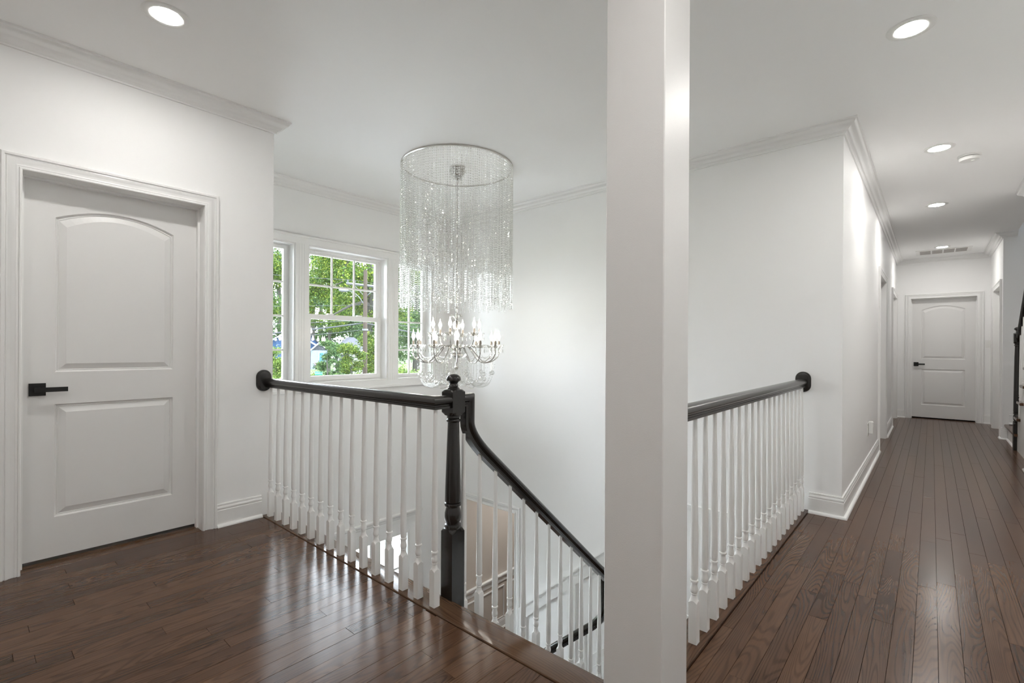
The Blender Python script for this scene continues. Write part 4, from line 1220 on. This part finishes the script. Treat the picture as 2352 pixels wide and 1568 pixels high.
# utility pole
pp = ray(838.5, 33, 0)
gz = GZ(pp.x)
up = thing('utility_pole', 'weathered wooden utility pole with crossarm and street lamp', 'utility pole', (pp.x, pp.y, gz))
ph = 6.45 - gz
MB().tube([(0, 0, -0.1), (0, 0, ph * .5), (0, 0, ph)], [0.165, 0.145, 0.125], 14).build('pole', 'polewood', up, True)
za = 5.42 - gz
cd = Vector((R2[0] * 0.9 + F2[0] * 0.3, R2[1] * 0.9 + F2[1] * 0.3, -0.06)).normalized()
def barr(a, b, w):
    return MB().tube([a, b], w, 4)
arm_o = barr(tuple(-cd * 1.25 + Vector((0, 0, za))), tuple(cd * 1.25 + Vector((0, 0, za))), 0.085).build('crossarm', 'greymetal', up)
for q in (-1.15, -0.7, 0.7, 1.15):
    p = cd * q
    MB().lathe([(0.02, 0), (0.06, .05), (0.06, .09), (0.03, .1), (0.06, .13), (0.06, .17), (0.02, .2)], 10, (p.x, p.y, za + p.z + 0.06)).build('insulator', 'greymetal', arm_o, True)
for sg in (-1, 1):
    p = cd * 0.75 * sg
    barr((p.x, p.y, za + p.z - .05), (0, 0, za - .8), 0.03).build('brace', 'greymetal', arm_o)
ring = MB().lathe([(0.17, 2.38 - gz - .06), (0.2, 2.38 - gz - .06), (0.2, 2.38 - gz + .06), (0.17, 2.38 - gz + .06)], 14, (0, 0, 0), False).build('cable_band', 'greymetal', up)
lp = -Vector((R2[0], R2[1], 0)) * 1.1 - Vector((F2[0], F2[1], 0)) * 0.5
zb_ = 4.0 - gz
la = MB().tube([(0, 0, zb_), tuple(lp * .35 + Vector((0, 0, zb_ + .62))), tuple(lp * .7 + Vector((0, 0, zb_ + .95))), tuple(lp + Vector((0, 0, zb_ + 1.0)))], 0.03, 7).build('lamp_arm', 'greymetal', up, True)
hd = lp.normalized()
e0 = lp + Vector((0, 0, zb_ + 1.0))
MB().tube([tuple(e0 - hd * .1), tuple(e0 + hd * .1), tuple(e0 + hd * .35), tuple(e0 + hd * .5)], [0.05, 0.13, 0.13, 0.04], 10).build('lamp_head', 'greymetal', la, True)
def cable(z_, sag, r, label, off, y1=-16, dy=0.0):
    """two spans meeting at the pole; off: how far the cable hangs beside the pole's axis"""
    a = Vector((pp.x + off, pp.y + dy, z_))
    for q, nm in ((Vector((pp.x + off, y1, z_)), ' running past the houses'), (Vector((pp.x + off, 60, z_)), ' running on beyond the utility pole')):
        pts = [a.lerp(q, k / 16) - Vector((0, 0, sag * 4 * (k / 16) * (1 - k / 16))) for k in range(17)]
        o = MB().tube(pts, r, 6).build('overhead_cable', 'wire', None, True)
        tag(o, label + nm, 'cable', 'overhead cables')
cable(2.85, 1.5, 0.055, 'thick bundled cable', -0.188)
cable(2.38, 1.2, 0.022, 'thin cable below the bundle', -0.212)
cable(3.05, 0.9, 0.022, 'thin cable just above the bundle', -0.156)
cable(4.1, 0.9, 0.016, 'thin cable at street lamp height', -0.146)
pi_ = cd * -0.7
cable(5.42 + pi_.z + 0.27, 0.5, 0.016, 'thin cable at crossarm height', pi_.x, -16, pi_.y)

# houses: built on a frame facing the viewer
def house_frame(px, depth):
    p = ray(px, depth, 0)
    d = Vector((-p.x, -p.y)).normalized()
    r = Vector((-d.y, d.x))         # to the right as seen from the stairwell
    gz_ = GZ(p.x) - 0.2
    def mp(a, b, z):                # a: right, b: towards the viewer
        return (p.x + r.x * a + d.x * b, p.y + r.y * a + d.y * b, z)
    return (p.x, p.y, gz_), gz_, mp
def hbox(mb, mp, a0, a1, b0, b1, z0, z1):
    vs = [mp(a, b, z) for z in (z0, z1) for a, b in ((a0, b0), (a1, b0), (a1, b1), (a0, b1))]
    return mb.add(vs, [(3, 2, 1, 0), (4, 5, 6, 7), (0, 1, 5, 4), (1, 2, 6, 5), (2, 3, 7, 6), (3, 0, 4, 7)])
def hprism(mb, mp, a0, am, a1, b0, b1, ze, zp, th=0.0):
    """gable prism with its ridge running away from the viewer"""
    vs = [mp(a, b, z) for b in (b0, b1) for a, z in ((a0, ze), (a1, ze), (am, zp))]
    return mb.add(vs, [(0, 1, 2), (5, 4, 3), (0, 1, 4, 3), (1, 2, 5, 4), (2, 0, 3, 5)])
loc, gz, mp = house_frame(672, 60)
bh = thing('blue_house', 'blue gabled house with a white trimmed porch across the street', 'house', loc)
def hp(nm, mb, mt, par, root):
    o = mb.build(nm, mt, None)
    if par is root: return reparent(o, root)
    o.parent = par; o.matrix_parent_inverse = par.matrix_world.inverted() if False else (Matrix.Translation(-root.location) if par is root else Matrix.Identity(4))
    return o
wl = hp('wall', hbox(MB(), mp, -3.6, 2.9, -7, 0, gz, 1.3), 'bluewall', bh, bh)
hp('gable', hprism(MB(), mp, -3.6, -0.2, 2.9, -7, 0.0, 1.3, 3.2), 'bluewall', bh, bh)
def roofslab(mp, a0, z0, a1, z1, b0, b1, t):
    vs = [mp(a, b, z) for b in (b0, b1) for a, z in ((a0, z0), (a1, z1), (a1, z1 + t), (a0, z0 + t))]
    return MB().add(vs, [(0, 1, 2, 3), (7, 6, 5, 4), (0, 1, 5, 4), (1, 2, 6, 5), (2, 3, 7, 6), (3, 0, 4, 7)])
for a0, z0_, a1, z1_ in ((-4.0, 1.08, -0.2, 3.22), (3.3, 1.06, -0.2, 3.22)):
    hp('roof_slope', roofslab(mp, a0, z0_, a1, z1_, -7.3, 0.3, 0.10), 'roof', bh, bh)
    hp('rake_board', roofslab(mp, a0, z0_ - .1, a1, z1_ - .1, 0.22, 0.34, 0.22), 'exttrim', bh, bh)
hp('wing_wall', hbox(MB(), mp, 2.9, 3.7, -6.8, -3, gz, 1.1), 'bluewall', bh, bh)
hp('wing_gable', hprism(MB(), mp, 0.7, 2.2, 3.7, -6.8, -3.0, 1.1, 2.62), 'bluewall', bh, bh)
for a0 in (3.95, 0.45):
    hp('roof_slope', roofslab(mp, a0, 0.86, 2.2, 2.64, -7.0, -2.8, 0.10), 'roof', bh, bh)
hp('porch_wall', hbox(MB(), mp, 2.1, 4.0, -0.5, 1.2, gz, 0.78), 'paleblue', bh, bh)
hp('porch_gable', hprism(MB(), mp, 2.0, 3.05, 4.1, -0.5, 1.2, 0.76, 1.62), 'roofdark', bh, bh)
for a0, a1 in ((1.8, 3.05), (4.3, 3.05)):
    hp('rake_board', roofslab(mp, a0, 0.5, a1, 1.64, -0.5, 1.35, 0.16), 'exttrim', bh, bh)
hp('door', hbox(MB(), mp, 3.05, 3.5, 1.2, 1.25, gz, 0.45), 'bluedoor', bh, bh)
hp('door_trim', hbox(MB(), mp, 2.95, 3.05, 1.2, 1.27, gz, 0.55), 'exttrim', bh, bh)
for zz in np.arange(-1.4, 0.7, 0.22):
    hp('siding_board', hbox(MB(), mp, 2.08, 2.94, 1.2, 1.215, float(zz), float(zz) + 0.2), 'paleblue', bh, bh)
loc, gz, mp = house_frame(800, 56)
gh = thing('grey_roof_house', 'white house with a grey hipped roof half hidden by trees', 'house', loc)
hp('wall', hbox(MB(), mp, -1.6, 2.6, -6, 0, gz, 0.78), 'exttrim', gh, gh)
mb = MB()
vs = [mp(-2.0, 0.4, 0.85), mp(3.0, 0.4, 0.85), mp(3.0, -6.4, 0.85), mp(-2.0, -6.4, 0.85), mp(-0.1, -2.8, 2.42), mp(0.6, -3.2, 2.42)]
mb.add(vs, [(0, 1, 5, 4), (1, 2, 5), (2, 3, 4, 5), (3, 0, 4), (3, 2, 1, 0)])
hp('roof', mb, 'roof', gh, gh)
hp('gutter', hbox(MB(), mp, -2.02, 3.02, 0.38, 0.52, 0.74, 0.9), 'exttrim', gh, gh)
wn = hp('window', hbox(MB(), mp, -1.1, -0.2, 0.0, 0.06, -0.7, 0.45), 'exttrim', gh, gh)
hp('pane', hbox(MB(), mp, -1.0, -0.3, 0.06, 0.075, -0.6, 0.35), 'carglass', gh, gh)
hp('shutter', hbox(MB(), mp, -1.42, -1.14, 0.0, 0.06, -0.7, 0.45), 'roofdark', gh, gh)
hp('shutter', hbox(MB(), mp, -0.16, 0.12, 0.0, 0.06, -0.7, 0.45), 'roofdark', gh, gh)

# street sign
sp = ray(732.5, 35, 0)
gz = GZ(sp.x)
sg_ = thing('street_sign', 'green street name sign on a thin steel post', 'street sign', (sp.x, sp.y, gz))
MB().tube([(0, 0, -0.1), (0, 0, -0.86 - gz)], 0.03, 8).build('post', 'greymetal', sg_, True)
d = Vector((-sp.x, -sp.y)).normalized(); r = Vector((-d.y, d.x))
def smp(a, b, z): return (r.x * a + d.x * b, r.y * a + d.y * b, z - gz)
bl_ = hbox(MB(), smp, -0.27, 0.25, -0.012, 0.012, -0.86, -0.60).build('sign_blade', 'signgreen', sg_)
tc = bpy.data.curves.new('lettering', 'FONT')
tc.body = 'HAVEN A'
tc.size = 0.12; tc.align_x = 'CENTER'; tc.extrude = 0.002
to = bpy.data.objects.new('tmp', tc)
dg = bpy.context.evaluated_depsgraph_get()
COL.objects.link(to); dg.update()
tme = bpy.data.meshes.new_from_object(to.evaluated_get(dg))
bpy.data.objects.remove(to)
tme.materials.clear(); tme.materials.append(M['exttrim'])
lt = put('lettering', tme, bl_)
# text runs in its local x; face the viewer
lt.matrix_local = Matrix(((r.x, 0, d.x, d.x * 0.015 + r.x * -0.01), (r.y, 0, d.y, d.y * 0.015 + r.y * -0.01), (0, 1, 0, -0.77 - gz), (0, 0, 0, 1)))

# parked car half hidden behind the shrubs
loc, gz, mp_flat = house_frame(815, 41)
gz += 0.2
def mp(a, b, z):                # the car stands on the sloping ground
    x_, y_, z_ = mp_flat(a, b, z)
    return (x_, y_, z_ + (loc[0] - x_) * 0.045)
car = thing('parked_car', 'blue and white parked car behind the bright green trees', 'car', (loc[0], loc[1], gz))
b0 = gz + 0.25
rings = []
for b_, hw, lift in ((-0.82, 2.05, 0.04), (-0.86, 2.15, 0.0), (0.86, 2.15, 0.0), (0.82, 2.05, 0.04)):
    rings.append([mp(a, b_, b0 + z + 0) for a, z in ((-hw, 0.05), (hw, 0.05), (hw + .03, 0.4), (hw - .1, 0.68), (1.0, 0.74), (-1.1, 0.76), (-hw + .05, 0.7), (-hw - .02, 0.4))])
reparent(MB().loft(rings, True, True).build('body', 'carpaint', None), car)
rings = []
for b_, q in ((-0.72, 0.0), (0.72, 0.0)):
    rings.append([mp(a, b_, b0 + z) for a, z in ((1.0, 0.74), (0.45, 1.18), (-0.75, 1.2), (-1.5, 0.76))])
reparent(MB().loft(rings, True, True).build('windows', 'carglass', None), car)
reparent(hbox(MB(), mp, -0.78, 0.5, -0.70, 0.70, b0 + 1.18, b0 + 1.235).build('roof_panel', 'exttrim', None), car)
for a in (-1.35, 1.35):
    for b_ in (-0.8, 0.8):
        c0 = Vector(mp(a, b_ - .1, gz + 0.32)); c1 = Vector(mp(a, b_ + .1, gz + 0.32))
        reparent(MB().tube([c0, c1], 0.32, 18).build('wheel', 'tyre', None), car)
